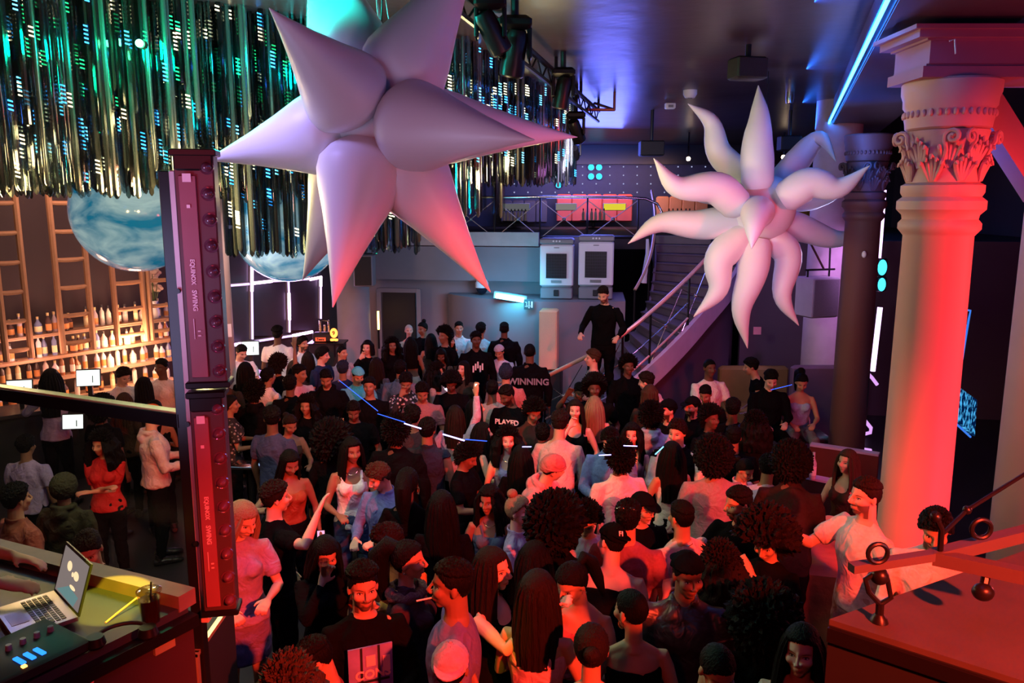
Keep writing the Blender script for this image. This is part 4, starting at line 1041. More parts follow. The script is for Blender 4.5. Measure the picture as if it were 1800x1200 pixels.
# ------------------------------------------------------------------ back bar: shelves, rope ladders, bottles
m_rope = M('rope_wood', (.42,.22,.12), .6, var=.15, scale=20)
def wq(px, z, off):
    dx = (px-900)/FP; o = WL0+WN*off
    X0 = o
    # solve dx = X/depth with depth = Y cosT - (z-4)... ray from camera in world
    # point = o + WD*s ; projected px must match
    lo, hi = -3.0, 9.5
    def pxof(s):
        q = X0+WD*s; q.z = z; r = q-Vector((0, 0, CZ)); dep = r.y*cT-r.z*sT; return 900+FP*r.x/dep
    for _ in range(40):
        mid = (lo+hi)/2
        if pxof(mid) < px: lo = mid
        else: hi = mid
    q = X0+WD*((lo+hi)/2); q.z = z; return q
def ladder(px0, px1, label):
    a, c = wq(px0, 1.75, .75), wq(px1, 1.75, .75); t = thing('rope_ladder', label, 'ladder', (0, 0, 0), 0, 'hanging ladders over the back bar')
    o = a.copy(); t.location = o
    dlt = c-a
    for e in ((0, 0, 0), dlt): MB().tube([Vector(e), Vector(e)+Vector((0, 0, CEIL-1.75))], .045, 8).build('upright', m_rope, t)
    for k in range(9):
        z = .15+k*.42
        MB().tube([Vector((0, 0, z))-dlt*.08, dlt*.3+Vector((0, 0, z-.012)), dlt*.7+Vector((0, 0, z-.012)), dlt*1.08+Vector((0, 0, z))], [.028, .034, .034, .028], 8).build('rung', m_rope, t)
ladder(112, 165, 'hanging rope ladder in middle of back bar')
ladder(12, 56, 'hanging rope ladder near left frame edge')
ladder(208, 258, 'hanging rope ladder nearest the metal post')
ladder(268, 318, 'hanging rope ladder half hidden by the metal post')
m_shelf = M('lit_shelf', (.5,.3,.2), .5)
m_gold = E('shelf_glow', (1,.5,.2), 5)
bcols = [(.75,.55,.55), (.6,.5,.6), (.8,.55,.3), (.35,.12,.05), (.7,.7,.8), (.2,.25,.5), (.85,.8,.75), (.1,.05,.05)]
protoB = []
def bottle_tree(c, k, w):
    t = thing('bottle', 'bottle', 'bottle')
    if w == 0: prof = [(.038, 0), (.042, .02), (.042, .19), (.016, .25), (.014, .30), (.001, .30)]
    elif w == 1: prof = [(.05, 0), (.054, .02), (.054, .15), (.02, .20), (.016, .25), (.001, .25)]
    else: prof = [(.034, 0), (.036, .02), (.036, .23), (.014, .27), (.013, .33), (.001, .33)]
    MB().lathe(prof, n=14).build('glass', M('bottle_glass_%d' % k, c, .25, var=.1), t)
    hz = prof[-1][1]
    MB().lathe([(.018, hz-.03), (.019, hz+.015), (.001, hz+.015)], n=10).build('stopper', M('stopper_%d' % (k % 2), ((.05,.05,.06), (.8,.6,.3))[k % 2], .4), t)
    r = prof[2][0]+.001
    MB().lathe([(r, hz*.15), (r, hz*.48)], n=14).build('label', M('bottle_label_%d' % (k % 3), ((.8,.75,.7), (.7,.3,.1), (.85,.8,.5))[k % 3], .6), t)
    return t
sn = 0
rows = [(2.02, 'top'), (1.66, 'second'), (1.32, 'third')]
usedB = {}
for ri, (z, rn) in enumerate(rows):
    a, c = wq(-40, z, .28), wq(302, z, .28); sh = thing('bar_shelf', '%s long shelf of bottles behind the bar' % rn, 'shelf', a, 0, 'shelves behind the bar')
    MB().beam((0, 0, -.02), c-a, .30, .035).build('board', m_shelf, sh)
    MB().beam(WN*.155+Vector((0, 0, -.03)), c-a+WN*.155+Vector((0, 0, -.03)), .015, .02).build('edge_strip', m_shelf, sh)
    MB().beam(-WN*.12+(c-a)*.45+Vector((0, 0, -.05)), c-a-WN*.12+Vector((0, 0, -.05)), .03, .02).build('light_strip', m_gold, sh)
    L = (c-a).length; n = 24; k = 0
    for i in range(n):
        if random.random() < .12: continue
        ck = random.randrange(8); w = random.randrange(3); kk = (ck, w)
        pos = a+(c-a)*((i+.5+random.uniform(-.2, .2))/n)+WN*random.uniform(-.05, .06); pos.z = z
        zone = 'left' if i < 8 else 'middle' if i < 16 else 'right'
        if kk not in usedB: usedB[kk] = o = bottle_tree(bcols[ck], ck, w)
        else: o = copy_tree(usedB[kk])
        o.location = pos; o['label'] = 'bottle among the others on the %s third of the %s bar shelf' % (zone, rn); o['group'] = 'bottles on the %s shelf, %s part' % (rn, zone)
# lower bottles on back counter
a, c = wq(-40, .98, .35), wq(302, .98, .35)
t = thing('back_counter', 'dark back counter beneath the bottle shelves', 'counter', (a.x, a.y, 0)); dl = Vector((c.x-a.x, c.y-a.y, 0))
MB().beam((0, 0, .47), dl+Vector((0, 0, .47)), .5, .94).build('cabinet', m_black, t); MB().beam((0, 0, .96), dl+Vector((0, 0, .96)), .54, .04).build('top', m_shelf, t)
for i in range(16):
    kk = random.choice(list(usedB)); o = copy_tree(usedB[kk]); pos = a+(c-a)*((i+.5)/16); o.location = (pos.x, pos.y, .98)
    o['label'] = 'bottle standing on the back counter under the lowest shelf'; o['group'] = 'bottles on the back counter'
# flower arrangement
p = wq(272, 1.9, .55); t = thing('flower_display', 'pale artificial flowers high beside the metal post', 'flowers', wq(272, 2.04, .30))
MB().lathe([(.06, 0), (.09, .1), (.05, .25), (.07, .3)], n=14).build('vase', m_white, t)
fl = MB()
for k in range(14):
    a_ = random.uniform(0, 6.28); rr = random.uniform(.05, .22); zz = random.uniform(.45, .95)
    fl.tube([(0, 0, .28), (rr*.4*math.cos(a_), rr*.4*math.sin(a_), zz*.6), (rr*math.cos(a_), rr*math.sin(a_), zz)], .006, 5)
fl.build('stems', M('stem_green', (.1,.15,.05), .7), t)
fl = MB()
for k in range(13):
    a_ = random.uniform(0, 6.28); rr = random.uniform(.03, .22); zz = random.uniform(.5, 1.0)
    for j in range(5):
        b_ = j*1.257+a_; fl.ball((rr*math.cos(a_)+.05*math.cos(b_), rr*math.sin(a_)+.03*math.sin(b_), zz+.03*math.sin(b_)), (.05, .03, .035), 8, 6)
fl.build('petals', M('petal', (.8,.6,.5), .6), t)
# bar counter with tills
cA, cB = PZ(-30, 728, 1.12), PZ(330, 700, 1.12)
cB = PZ(470, 655, 1.12)
t = thing('bar_counter', 'long dark bar counter with staff behind it at left', 'bar counter', (cA.x, cA.y, 0)); dl = Vector((cB.x-cA.x, cB.y-cA.y, 0))
MB().beam((0, 0, .54), dl+Vector((0, 0, .54)), .5, 1.08).build('front', m_black, t); MB().beam((0, 0, 1.1), dl+Vector((0, 0, 1.1)), .66, .05).build('top', M('bar_top', (.05,.04,.04), .25), t)
def till(px, py, z, label, w=.34, rz=0, ty=.26):
    q = PZ(px, py, z); t = thing('till_screen', label, 'screen', q, rz, 'till screens on the bar')
    MB().box((0, .02, 0), (w, .03, ty), rx=R(-12), bev=.01).build('casing', m_black, t)
    MB().box((0, .0, .0), (w*.92, .012, ty*.88), rx=R(-12)).build('screen', E('till_light', (.85,1,.95), 1.7), t)
    MB().box((w*.18, -.008, -.02), (.012, .008, ty*.4), rx=R(-12)).build('menu_bar', m_black, t)
    MB().beam((0, .06, -.32), (0, .05, -.05), .06, .05).build('stand', m_black, t)
till(34, 683, 1.42, 'white till screen at the left end of the bar', rz=R(14)); till(155, 664, 1.45, 'white till screen in middle of the bar', rz=R(12)); till(128, 741, 1.25, 'small white screen under the second till', .26, R(8), .20)
till(440, 612, 1.5, 'white till screen beside barman looking down', .30, R(12)); till(432, 668, 1.35, 'bright till screen among dark heads at bar end', .28, R(-14)); 
# beer tap tower and signs at the bar end
q = PY(571, 592, 14.4); t = thing('bar_pedestal', 'black end block of bar carrying the beer tap', 'bar counter', (q.x+.05, q.y, 0)); MB().box((0, 0, (q.z-.09)/2), (.6, .4, q.z-.09), bev=.02).build('block', m_black, t); MB().box((0, 0, q.z-.10), (.66, .46, .03)).build('top', m_bmetal, t)
t = thing('beer_tap', 'chrome beer tap with red lettered badge at bar end', 'beer tap', q)
MB().box((0, 0, .0), (.42, .16, .18), bev=.03).build('housing', m_black, t)
g = MB(); g.tube([(-.08, 0, .09), (-.08, 0, .3), (.08, 0, .3), (.08, 0, .09)], .022, 10); g.tube([(0, 0, .1), (0, 0, .22)], .02, 10); g.build('taps', m_chrome, t)
MB().box((-.06, -.085, -.03), (.19, .01, .07)).build('badge', E('badge_red', (1,.12,.05), .9), t)
text('Teens', .055, m_black, t, (-.06, -.093, -.03), (PI/2, 0, 0))
q = PY(587, 589, 14.2); t = thing('bar_sign', 'small glowing orange oval sign right of the beer tap', 'sign', q)
MB().ball((0, 0, .04), (.07, .02, .09), 16, 10).build('emblem', E('sign_orange', (1,.28,.05), 3), t); MB().box((0, 0, -.085), (.14, .03, .045), bev=.01).build('name_plate', MC['sign_orange'], t)
MB().tube([(0, .0, -.1), (0, .0, -.4)], .015, 6).build('stem', m_bmetal, t)
text('9', .10, M('sign_dark', (.2,.02,.01)), t, (0, -.024, .04), (PI/2, 0, 0))
# ------------------------------------------------------------------ chandelier of acrylic rods
m_rod = glassy('acrylic_rod', (.66,.72,.72), .09, .08)
m_rodb = glassy('smoked_rod', (.34,.38,.38), .12, .1)
m_rodm = M('mirror_rod', (.22,.23,.22), .2, .8, var=.2, scale=3)
ch = thing('rod_chandelier', 'huge ceiling installation of hanging clear rods with tiny glowing reflections', 'chandelier', (-2.5, 8, CEIL))
OC = Vector((-2.5, 8, CEIL))
rods = []
def edgeY(px):      # depth of the nearest row at a given column of the picture
    return float(np.interp(px, [-60, 300, 520, 700, 830, 920, 1012], [5.6, 6.4, 7.2, 7.6, 8.2, 10.4, 13.2]))
for i in range(860):
    px = -60+1072*((i*0.61803) % 1); Y = edgeY(px)+abs(rng.normal())*.75*(1 if px < 820 else .6)
    X = PY(px, 300, Y).x
    r_ = rng.rand()
    if px < 390: yb = 338+rng.uniform(-14, 12) if r_ > .4 else (rng.uniform(140, 260) if r_ > .12 else 300)
    elif px < 560: yb = 450+rng.uniform(-10, 5) if r_ > .62 else (338+rng.uniform(-15, 25) if r_ > .3 else rng.uniform(170, 300))
    elif px < 735: yb = 440+rng.uniform(-16, 8) if r_ > .5 else rng.uniform(330, 370)
    elif px < 885: yb = 380+rng.uniform(-14, 4) if r_ > .72 else (318+rng.uniform(-22, 12) if r_ > .25 else rng.uniform(285, 320))
    else: yb = 322+rng.uniform(-14, 8)
    zb = PY(px, yb, Y).z
    if zb > CEIL-.15: continue
    rods.append((X, Y, zb))
rods.sort(key=lambda q: q[1])
def rod_mb(mb, p, n=7):
    x, y, z = p[0]-OC.x, p[1]-OC.y, p[2]-OC.z
    r = .021
    mb.loft([(x, y, z, .006, .006), (x, y, z+.025, r, r), (x, y, 0, r, r)], n)
hundred = rods[::max(1, len(rods)//100)][:100]; hs = set(hundred)
mats = [m_rod, m_rodm, m_rodb]
for k, p in enumerate(hundred): 
    mb = MB(); rod_mb(mb, p, 9); mb.build('rod', mats[(0, 1, 2, 0, 2)[(k*7) % 5]], ch)
for g in range(3):
    mb = MB()
    for k, p in enumerate(rods):
        if p in hs: continue
        if (0, 1, 2, 0, 2)[(k*7+k//3) % 5] == g: rod_mb(mb, p)
    if g == 0: rest = mb
    else:
        rest.cur = g; rest.add(mb.v, mb.f)
o = rest.build('rods', mats, ch); o['kind'] = 'stuff'
# short stacks of glowing slanted chips added for LED reflections in the rods
cols = [E('chip_blue', (.03,.35,1), 7), E('chip_warm', (1,.85,.5), 5), E('chip_green', (.02,1,.3), 2.0), E('chip_ice', (.1,.6,1), 6)]
chips = MB()
for k, p in enumerate(rods):
    if rng.rand() < .48: continue
    for rep in range(1 if rng.rand() < .6 else 2):
        z = rng.uniform(p[2]+.08, min(CEIL-.05, p[2]+1.4)); pxx = 900+FP*p[0]/p[1]
        c = rng.rand()
        if pxx < 640 and pxx > 80 and z > 4.75: ci = 2 if c < .5 else (0 if c < .75 else 1)
        else: ci = 0 if c < .38 else (1 if c < .85 else 3)
        chips.cur = ci
        for j in range(rng.randint(3, 6)):
            zz = z+j*.030
            if zz > CEIL-.02: break
            x, y = p[0]-OC.x, p[1]-OC.y-.023
            chips.add([(x-.017, y, zz+.006-OC.z), (x+.017, y, zz-.004-OC.z), (x+.017, y, zz+.006-OC.z), (x-.017, y, zz+.016-OC.z),
                       (x-.017, y+.004, zz+.006-OC.z), (x+.017, y+.004, zz-.004-OC.z), (x+.017, y+.004, zz+.006-OC.z), (x-.017, y+.004, zz+.016-OC.z)],
                      [(0,1,2,3), (7,6,5,4), (0,4,5,1), (1,5,6,2), (2,6,7,3), (3,7,4,0)])
o = chips.build('glint_chips', cols, ch, smooth=False); o['kind'] = 'stuff'
# green spot lamp inside the rods
p = PY(245, 76, 6.3); t = thing('green_lamp', 'small intensely bright green lamp among the rods', 'lamp', p)
MB().ball((0, 0, 0), .028, 14, 10).build('lens', E('green_led', (.1,1,.4), 60), t); MB().tube([(0, .05, 0), (0, .05, CEIL-p.z)], .01, 6).tube([(0, .02, 0), (0, .07, 0)], .034, 12).build('stem', m_bmetal, t)
# ------------------------------------------------------------------ big white star
m_star = M('white_nylon', (.80,.78,.80), .42, var=.03, scale=2, bump=.08)
sc0 = PY(655, 215, 4.9)
st = thing('inflatable_star', 'giant white inflatable star with long cone points hanging over dance floor', 'inflatable', sc0)
def cone(px, py, Y, rb=.30, bx=0, by=0, bz=0, mat=None, pinch=.08, nm='point'):
    rb *= .96; tip = PY(px, py, Y)-sc0; d = tip.normalized(); base = d*.02
    prof = [(0, .10), (.10, .50), (.19, .86), (.25, 1.0), (.30, 1.0), (.38, .90), (.52, .665), (.70, .395), (.86, .18), (.96, .055), (1, .010)]
    mb = MB(); mb.tube([base+(tip-base)*t for t, r in prof], [rb*r for t, r in prof], 28)
    return mb.build(nm, mat or m_star, st)
m_core = m_star
cone(473, 14, 4.25, .27)
cone(535, -170, 5.75, .27)
cone(850, -120, 4.95, .27)
cone(1015, 241, 5.35, .24)
cone(940, 246, 4.2, .27)
cone(862, 513, 4.85, .26)
cone(585, 540, 4.45, .27)
cone(532, 492, 5.55, .26)
cone(360, 282, 4.95, .26)
cone(760, 120, 6.1, .26)
MB().ball((0, 0, 0), .24, 30, 18).build('body', m_star, st)
# inflation sleeve and cords at the upper rear point
a = PY(655, 108, 5.05)-sc0; b_ = PY(588, 0, 5.15)-sc0
MB().tube([a, a.lerp(b_, .5)+Vector((.01, -.03, 0)), b_+Vector((0, -.02, 0))], [.012, .016, .014], 8).build('zip_seam', M('dark_zip', (.16,.06,.06), .5), st)
g = MB()
for x0, y0, x1, y1 in ((660, 0, 668, 62), (668, 0, 684, 38), (655, 10, 672, 60)):
    p0, p1 = PY(x0, y0-160, 5.6)-sc0, PY(x1, y1, 5.5)-sc0
    g.tube([p0, p0.lerp(p1, .6)+Vector((-.02, 0, 0)), p1], .004, 6)
g.build('cord', M('white_cord', (.7,.7,.75), .6), st)
MB().tube([(0, .3, .3), (.02, .5, CEIL-sc0.z)], .004, 6).build('hanging_wire', m_bmetal, st)
# ------------------------------------------------------------------ tentacled inflatable
m_ten = M('white_nylon_lit', (.82,.80,.84), .5, var=.02, scale=2)
YT = 10.3; tc0 = PY(1338, 365, YT)
tn = thing('inflatable_sun', 'white inflatable ball with wavy tapering tentacles hanging near dark column', 'inflatable', tc0)
def tent(pts, w, name='tentacle'):
    P_ = [PY(x, y, Y)-tc0 for x, y, Y in pts]
    # Catmull-Rom through the points
    Q = [P_[0]*2-P_[1]]+P_+[P_[-1]*2-P_[-2]]; out = []
    for i in range(1, len(Q)-2):
        for k in range(6):
            t = k/6; p0, p1, p2, p3 = Q[i-1:i+3]
            out.append(.5*((2*p1)+(p2-p0)*t+(2*p0-5*p1+4*p2-p3)*t*t+(3*p1-p0-3*p2+p3)*t*t*t))
    out.append(P_[-1]); n = len(out); rr = []
    for i in range(n):
        u = i/(n-1); rr.append(w*.86*(float(np.interp(u, [0, .05, .25, .5, .75, .93, 1], [.75, .95, 1.0, .80, .50, .16, .02]))))
    MB().tube(out, rr, 20).build(name, m_ten, tn)
tent([(1332,330,YT-.3), (1331,260,YT-.35), (1335,205,YT-.3), (1333,150,YT-.2)], .235)
tent([(1315,315,YT+.1), (1265,270,YT+.1), (1250,215,YT+.1), (1209,182,YT)], .20)
tent([(1300,365,YT-.45), (1258,330,YT-.6), (1190,328,YT-.7), (1149,278,YT-.8)], .24)
tent([(1300,385,YT), (1230,395,YT), (1160,392,YT), (1104,428,YT-.1)], .235)
tent([(1310,410,YT-.1), (1265,455,YT-.15), (1262,510,YT-.2), (1219,557,YT-.2)], .24)
tent([(1330,420,YT-.15), (1322,480,YT-.2), (1303,545,YT-.2), (1314,612,YT-.2)], .235)
tent([(1350,410,YT), (1385,450,YT), (1375,520,YT-.1), (1404,572,YT-.1)], .22)
tent([(1370,385,YT+.25), (1420,405,YT+.4), (1475,420,YT+.5), (1540,400,YT+.6)], .215)
tent([(1375,350,YT-.45), (1425,322,YT-.6), (1475,330,YT-.7), (1529,291,YT-.8)], .235)
tent([(1360,330,YT+.3), (1400,285,YT+.35), (1425,255,YT+.4), (1445,244,YT+.3), (1470,284,YT)], .20)
tent([(1345,345,YT+.5), (1410,355,YT+.6), (1450,350,YT+.6), (1483,340,YT+.5)], .16)
tent([(1320,350,YT+.5), (1260,345,YT+.6), (1220,342,YT+.6), (1195,335,YT+.6)], .15)
tent([(1335,372,YT-.3), (1330,375,YT-.7), (1326,395,YT-1.0), (1321,437,YT-1.25)], .235)
MB().ball((0, 0, 0), .43, 30, 18).build('body', m_ten, tn)
MB().tube([(0, 0, .4), (0, 0, CEIL-tc0.z)], .006, 6).build('hanging_wire', m_bmetal, tn)
# ------------------------------------------------------------------ blue balloon globes
def mat_globe():
    m, nt, p = nodes('blue_globe'); N = nt.nodes
    p.inputs['Roughness'].default_value = .12; p.inputs['Coat Weight'].default_value = .6
    tc = N.new('ShaderNodeTexCoord'); nz = N.new('ShaderNodeTexNoise'); nz.inputs['Scale'].default_value = 1.6; nz.inputs['Detail'].default_value = 6; nz.inputs['Distortion'].default_value = .6
    mp = N.new('ShaderNodeMapping'); mp.inputs['Scale'].default_value = (1, 1, 2.2)
    cr = N.new('ShaderNodeValToRGB'); e = cr.color_ramp.elements
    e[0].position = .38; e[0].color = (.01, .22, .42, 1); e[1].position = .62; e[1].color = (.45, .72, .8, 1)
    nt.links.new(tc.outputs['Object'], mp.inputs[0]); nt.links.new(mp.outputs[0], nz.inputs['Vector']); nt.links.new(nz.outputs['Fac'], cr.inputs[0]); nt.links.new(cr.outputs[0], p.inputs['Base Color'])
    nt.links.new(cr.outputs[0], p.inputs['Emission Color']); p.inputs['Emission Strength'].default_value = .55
    return m
mg = mat_globe()
for px, py, Y, r, lb in ((506, 402, 12.2, .80, 'glowing blue globe balloon behind the rods, above violet tubes'), (238, 372, 10.8, .80, 'glowing blue globe balloon behind the glass, left of metal post')):
    p = PY(px, py, Y); t = thing('globe_balloon', lb, 'balloon', p, 0, 'blue globe balloons')
    MB().ball((0, 0, 0), r, 48, 30).build('globe', mg, t); MB().tube([(0, 0, r-.02), (0, 0, CEIL-p.z)], .01, 6).build('hanging_wire', m_bmetal, t)
    MB().lathe([(.05, r-.03), (.04, r+.04), (.02, r+.05)], n=12).build('valve', m_white, t)
# ------------------------------------------------------------------ lighting bar with moving heads
a, c = PY(800, -60, 5.6), PY(1052, 190, 13.0); a.z = c.z = 5.42
tr = thing('lighting_bar', 'black lighting bar running along the ceiling beside the rods', 'truss', a)
d = c-a
g = MB(); g.tube([(0, 0, 0), d], .032, 8); g.tube([(0, 0, -.16), d+Vector((0, 0, -.16))], .024, 8); g.build('rails', m_bmetal, tr)
g = MB()
for k in range(14): g.tube([d*(k/14), d*((k+.5)/14)+Vector((0, 0, -.16)), d*((k+1)/14)], .010, 6)
g.build('lattice', m_bmetal, tr)
for k in range(5): MB().tube([d*(k/4), d*(k/4)+Vector((0, 0, CEIL-a.z))], .02, 6).build('hanger', m_bmetal, tr)
def mover(px, py, Y, s, aim, label):
    p = PY(px, py, Y); t = thing('moving_head_light', label, 'stage light', p, 0, 'moving head lights under the bar')
    MB().box((0, 0, 0), (.36*s, .30*s, .14*s), bev=.03).build('base', m_bmetal, t)
    for k in (-1, 1): MB().box((k*.155*s, 0, -.20*s), (.05*s, .16*s, .34*s), bev=.02).build('yoke', m_bmetal, t)
    b = MB(); b.lathe([(.001, .20*s), (.09*s, .20*s), (.12*s, .14*s), (.12*s, -.10*s), (.13*s, -.16*s), (.13*s, -.26*s), (.11*s, -.28*s)], n=24)
    h = b.build('head', m_bmetal, t); h.location = (0, 0, -.26*s); h.rotation_euler = aim
    l = MB().lathe([(.001, -.262*s), (.105*s, -.262*s)], n=24); l.box((0, 0, -.266*s), (.15*s, .03*s, .006))
    l.build('lens', M('lens', (.15,.12,.2), .08, coat=1), h)
    MB().tube([(0, 0, .05), (0, 0, max(.15, CEIL-p.z))], .03, 8).build('clamp', m_bmetal, t)
mover(905, 42, 6.4, .72, (R(14), R(8), 0), 'large moving head light hanging nearest to the camera')
mover(990, 128, 9.0, .70, (R(10), R(10), 0), 'second moving head light at the end of the rods')
mover(1012, 203, 11.4, .72, (R(35), R(-25), 0), 'third moving head light with small red indicator')
mover(1010, 250, 13.4, .6, (R(60), R(-15), 0), 'furthest moving head light above the blue lamps')
mover(862, 8, 5.6, .6, (R(20), R(-30), 0), 'moving head light half cut off by top frame edge')
# triangular bracket
g = MB(); A, B_, C_ = PY(1030, 183, 12.2), PY(1080, 183, 12.2), PY(1048, 150, 12.4)
A.z = B_.z = 5.35; t = thing('ceiling_bracket', 'thin triangular bracket at the end of the lighting bar', 'bracket', A)
g.tube([(0, 0, 0), B_-A, B_-A+Vector((-.2, .9, .2)), (0, 0, 0)], .022, 6); g.tube([B_-A, B_-A+Vector((0, 0, CEIL-A.z))], .02, 6); g.build('frame', M('copper_metal', (.35,.12,.1), .4, .6), t)
# ceiling speakers and detectors
def cbox(px, py, Y, w, h, label, rz=0):
    p = PY(px, py, Y); t = thing('ceiling_speaker', label, 'loudspeaker', p, rz, 'black box speakers under the ceiling')
    MB().box((0, 0, 0), (w, w*.7, h), bev=.02).build('cabinet', m_black, t); MB().box((0, -w*.35-.005, 0), (w*.92, .012, h*.86), bev=.004).build('grille', M('speaker_mesh', (.02,.02,.025), .9, bump=.4, scale=90), t)
    MB().tube([(0, 0, h/2), (0, 0, CEIL-p.z)], .03, 8).build('bracket', m_bmetal, t)
cbox(1314, 121, 8.6, .34, .22, 'nearest black ceiling speaker, above the topmost tentacle', R(12))
cbox(1145, 261, 14.5, .42, .26, 'black ceiling speaker left of the tentacles')
cbox(1387, 252, 14.5, .36, .26, 'black ceiling speaker partly behind the tentacles')
p = PZ(1213, 166, CEIL-.06); t = thing('smoke_detector', 'round white smoke detector on the ceiling', 'detector', p); MB().lathe([(.001, -.05), (.07, -.05), (.10, .0), (.10, .06), (.001, .06)], n=20).build('body', m_white, t); MB().lathe([(.001, -.06), (.035, -.06), (.035, -.05)], n=14).build('sensor', m_grey, t)
p = PZ(1178, 186, CEIL-.08); t = thing('sensor_box', 'small white box on the ceiling beside smoke detector', 'detector', p); MB().box((0, 0, 0), (.16, .12, .10), bev=.015).build('body', m_white, t); MB().box((0, -.062, -.01), (.08, .01, .04)).build('window', m_grey, t)
p = PZ(1388, 174, CEIL-.1); t = thing('ceiling_downlight', 'small chrome downlight near dark beam', 'lamp', p); MB().lathe([(.001, -.04), (.05, -.06), (.06, 0), (.06, .1)], n=16).build('body', m_chrome, t)
for px, py, lb in ((1210, 279, 'small warm downlight over left of mezzanine bar'), (1377, 276, 'small warm downlight behind the tentacles')):
    p = PY(px, py, 19); t = thing('downlight', lb, 'lamp', p, 0, 'warm downlights over the mezzanine'); MB().ball((0, 0, 0), .05, 12, 8).build('bulb', E('warm_bulb', (1,.7,.45), 12), t); MB().tube([(0, 0, .03), (0, 0, CEIL-p.z)], .02, 6).build('stem', m_bmetal, t)
# ------------------------------------------------------------------ columns on the right with beam
def colpos(Y): return Vector((3.13+.345*(Y-5.9), Y, 0))
m_cp = M('painted_column', (.66,.36,.33), .55, var=.06, scale=3, bump=.05)
def bigcolumn(Y, r, label, mat, sh=0):
    c = colpos(Y)+Vector((sh, 0, 0)); t = thing('column', label, 'column', (c.x, c.y, 0), 0, 'round classical columns on the right')
    zc = 4.16
    MB().lathe([(r*1.55, 0), (r*1.55, .16), (r*1.4, .2), (r*1.45, .26), (r*1.3, .34), (r*1.1, .38), (r*1.05, .45)], n=48).build('base', mat, t)
    MB().lathe([(r*1.02, .4), (r, 2), (r*.955, zc-.40), (r*1.02, zc-.38), (r*1.12, zc-.35), (r*1.12, zc-.31), (r*1.02, zc-.28), (r*1.04, zc-.25), (r*1.20, zc-.21), (r*1.20, zc-.15), (r*1.05, zc-.12), (r*1.12, zc-.09), (r*1.12, zc-.04), (r*.97, zc-.02)], n=56).build('shaft', mat, t)
    cp = MB(); cp.lathe([(r*.97, zc-.03), (r*.98, zc+.10), (r*1.03, zc+.24), (r*1.12, zc+.34), (r*1.02, zc+.345)], n=40)
    # acanthus leaves in two tiers and corner volutes
    for tier, (zb, hh, n, off) in enumerate(((zc-.01, .19, 8, 0), (zc+.08, .22, 8, .5))):
        for k in range(n):
            a = 2*PI*(k+off)/n
            u = Vector((math.cos(a), math.sin(a), 0)); w = Vector((-u.y, u.x, 0))
            for q in range(-2, 3):
                L = hh*(1-.14*abs(q)); s_ = w*(q*.026*r/.27)
                cp.tube([u*(r*.98)+s_*.3+Vector((0, 0, zb)), u*(r*1.03)+s_+Vector((0, 0, zb+L*.5)), u*(r*1.10)+s_*1.4+Vector((0, 0, zb+L*.85)), u*(r*1.20)+s_*1.5+Vector((0, 0, zb+L*.92)), u*(r*1.22)+s_*1.4+Vector((0, 0, zb+L*.78))], [.014, .017, .016, .013, .007], 6)
    for k in range(8):
        a = 2*PI*(k+.25)/8; 
        u = Vector((math.cos(a), math.sin(a), 0)); w = Vector((-u.y, u.x, 0))*(1 if k % 2 else -1)
        base = u*(r*1.02)+Vector((0, 0, zc+.06)); pts = [base, base+w*.03+u*.02+Vector((0, 0, .14))]
        cc = base+w*.07+u*.07+Vector((0, 0, .225))
        for j in range(15):
            b_ = R(200-j*36); rr = .055*(1-j/17); pts.append(cc+w*(rr*math.cos(b_))+u*(.3*rr*math.cos(b_))+Vector((0, 0, rr*math.sin(b_))))
        cp.tube(pts, [.016]*3+[.015]*(len(pts)-3), 7)
    cp.build('capital', mat, t)
    ab = MB(); zz = zc+.34
    ab.lathe([(r*1.02, zz), (r*1.14, zz+.02), (r*1.16, zz+.06), (r*1.18, zz+.08), (r*1.18, zz+.15), (r*1.24, zz+.17), (r*1.25, zz+.22), (r*1.31, zz+.26), (r*1.32, zz+.33), (r*1.26, zz+.345)], n=56)
    for k in range(36):
        a = 2*PI*k/36; ab.ball((r*1.19*math.cos(a), r*1.19*math.sin(a), zz+.115), (.017, .017, .026), 8, 6)
    ab.build('abacus', mat, t)
    return t
bigcolumn(5.9, .245, 'big round column glowing coral red at right, leafy carved capital', m_cp)
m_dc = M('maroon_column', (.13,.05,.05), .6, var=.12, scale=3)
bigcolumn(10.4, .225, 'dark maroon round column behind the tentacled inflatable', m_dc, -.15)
c = PY(1452, 560, 13.2); t = column('column', (c.x, c.y), .36, 0, CEIL, M('lilac_column', (.45,.36,.44), .7), 'pale lilac-lit round column left of the dark maroon column')
t['group'] = 'plain round columns at the back'
o = thing('column', 'plain column cut by the right frame edge, lit pink low down', 'column', (5.05, 7.3, 0)); MB().lathe([(.40, 0), (.40, .3), (.36, .4)], n=40).build('base', m_cp, o); MB().lathe([(.36, .3), (.35, CEIL)], n=48).build('shaft', m_cp, o)
q = thing('wall_sensor', 'tiny white sensor on the dark maroon column', 'sensor', colpos(10.4)+Vector((-.21, -.245, 2.95+.4))); MB().ball((0, 0, 0), (.03, .03, .045), 12, 8).build('body', m_white, q)
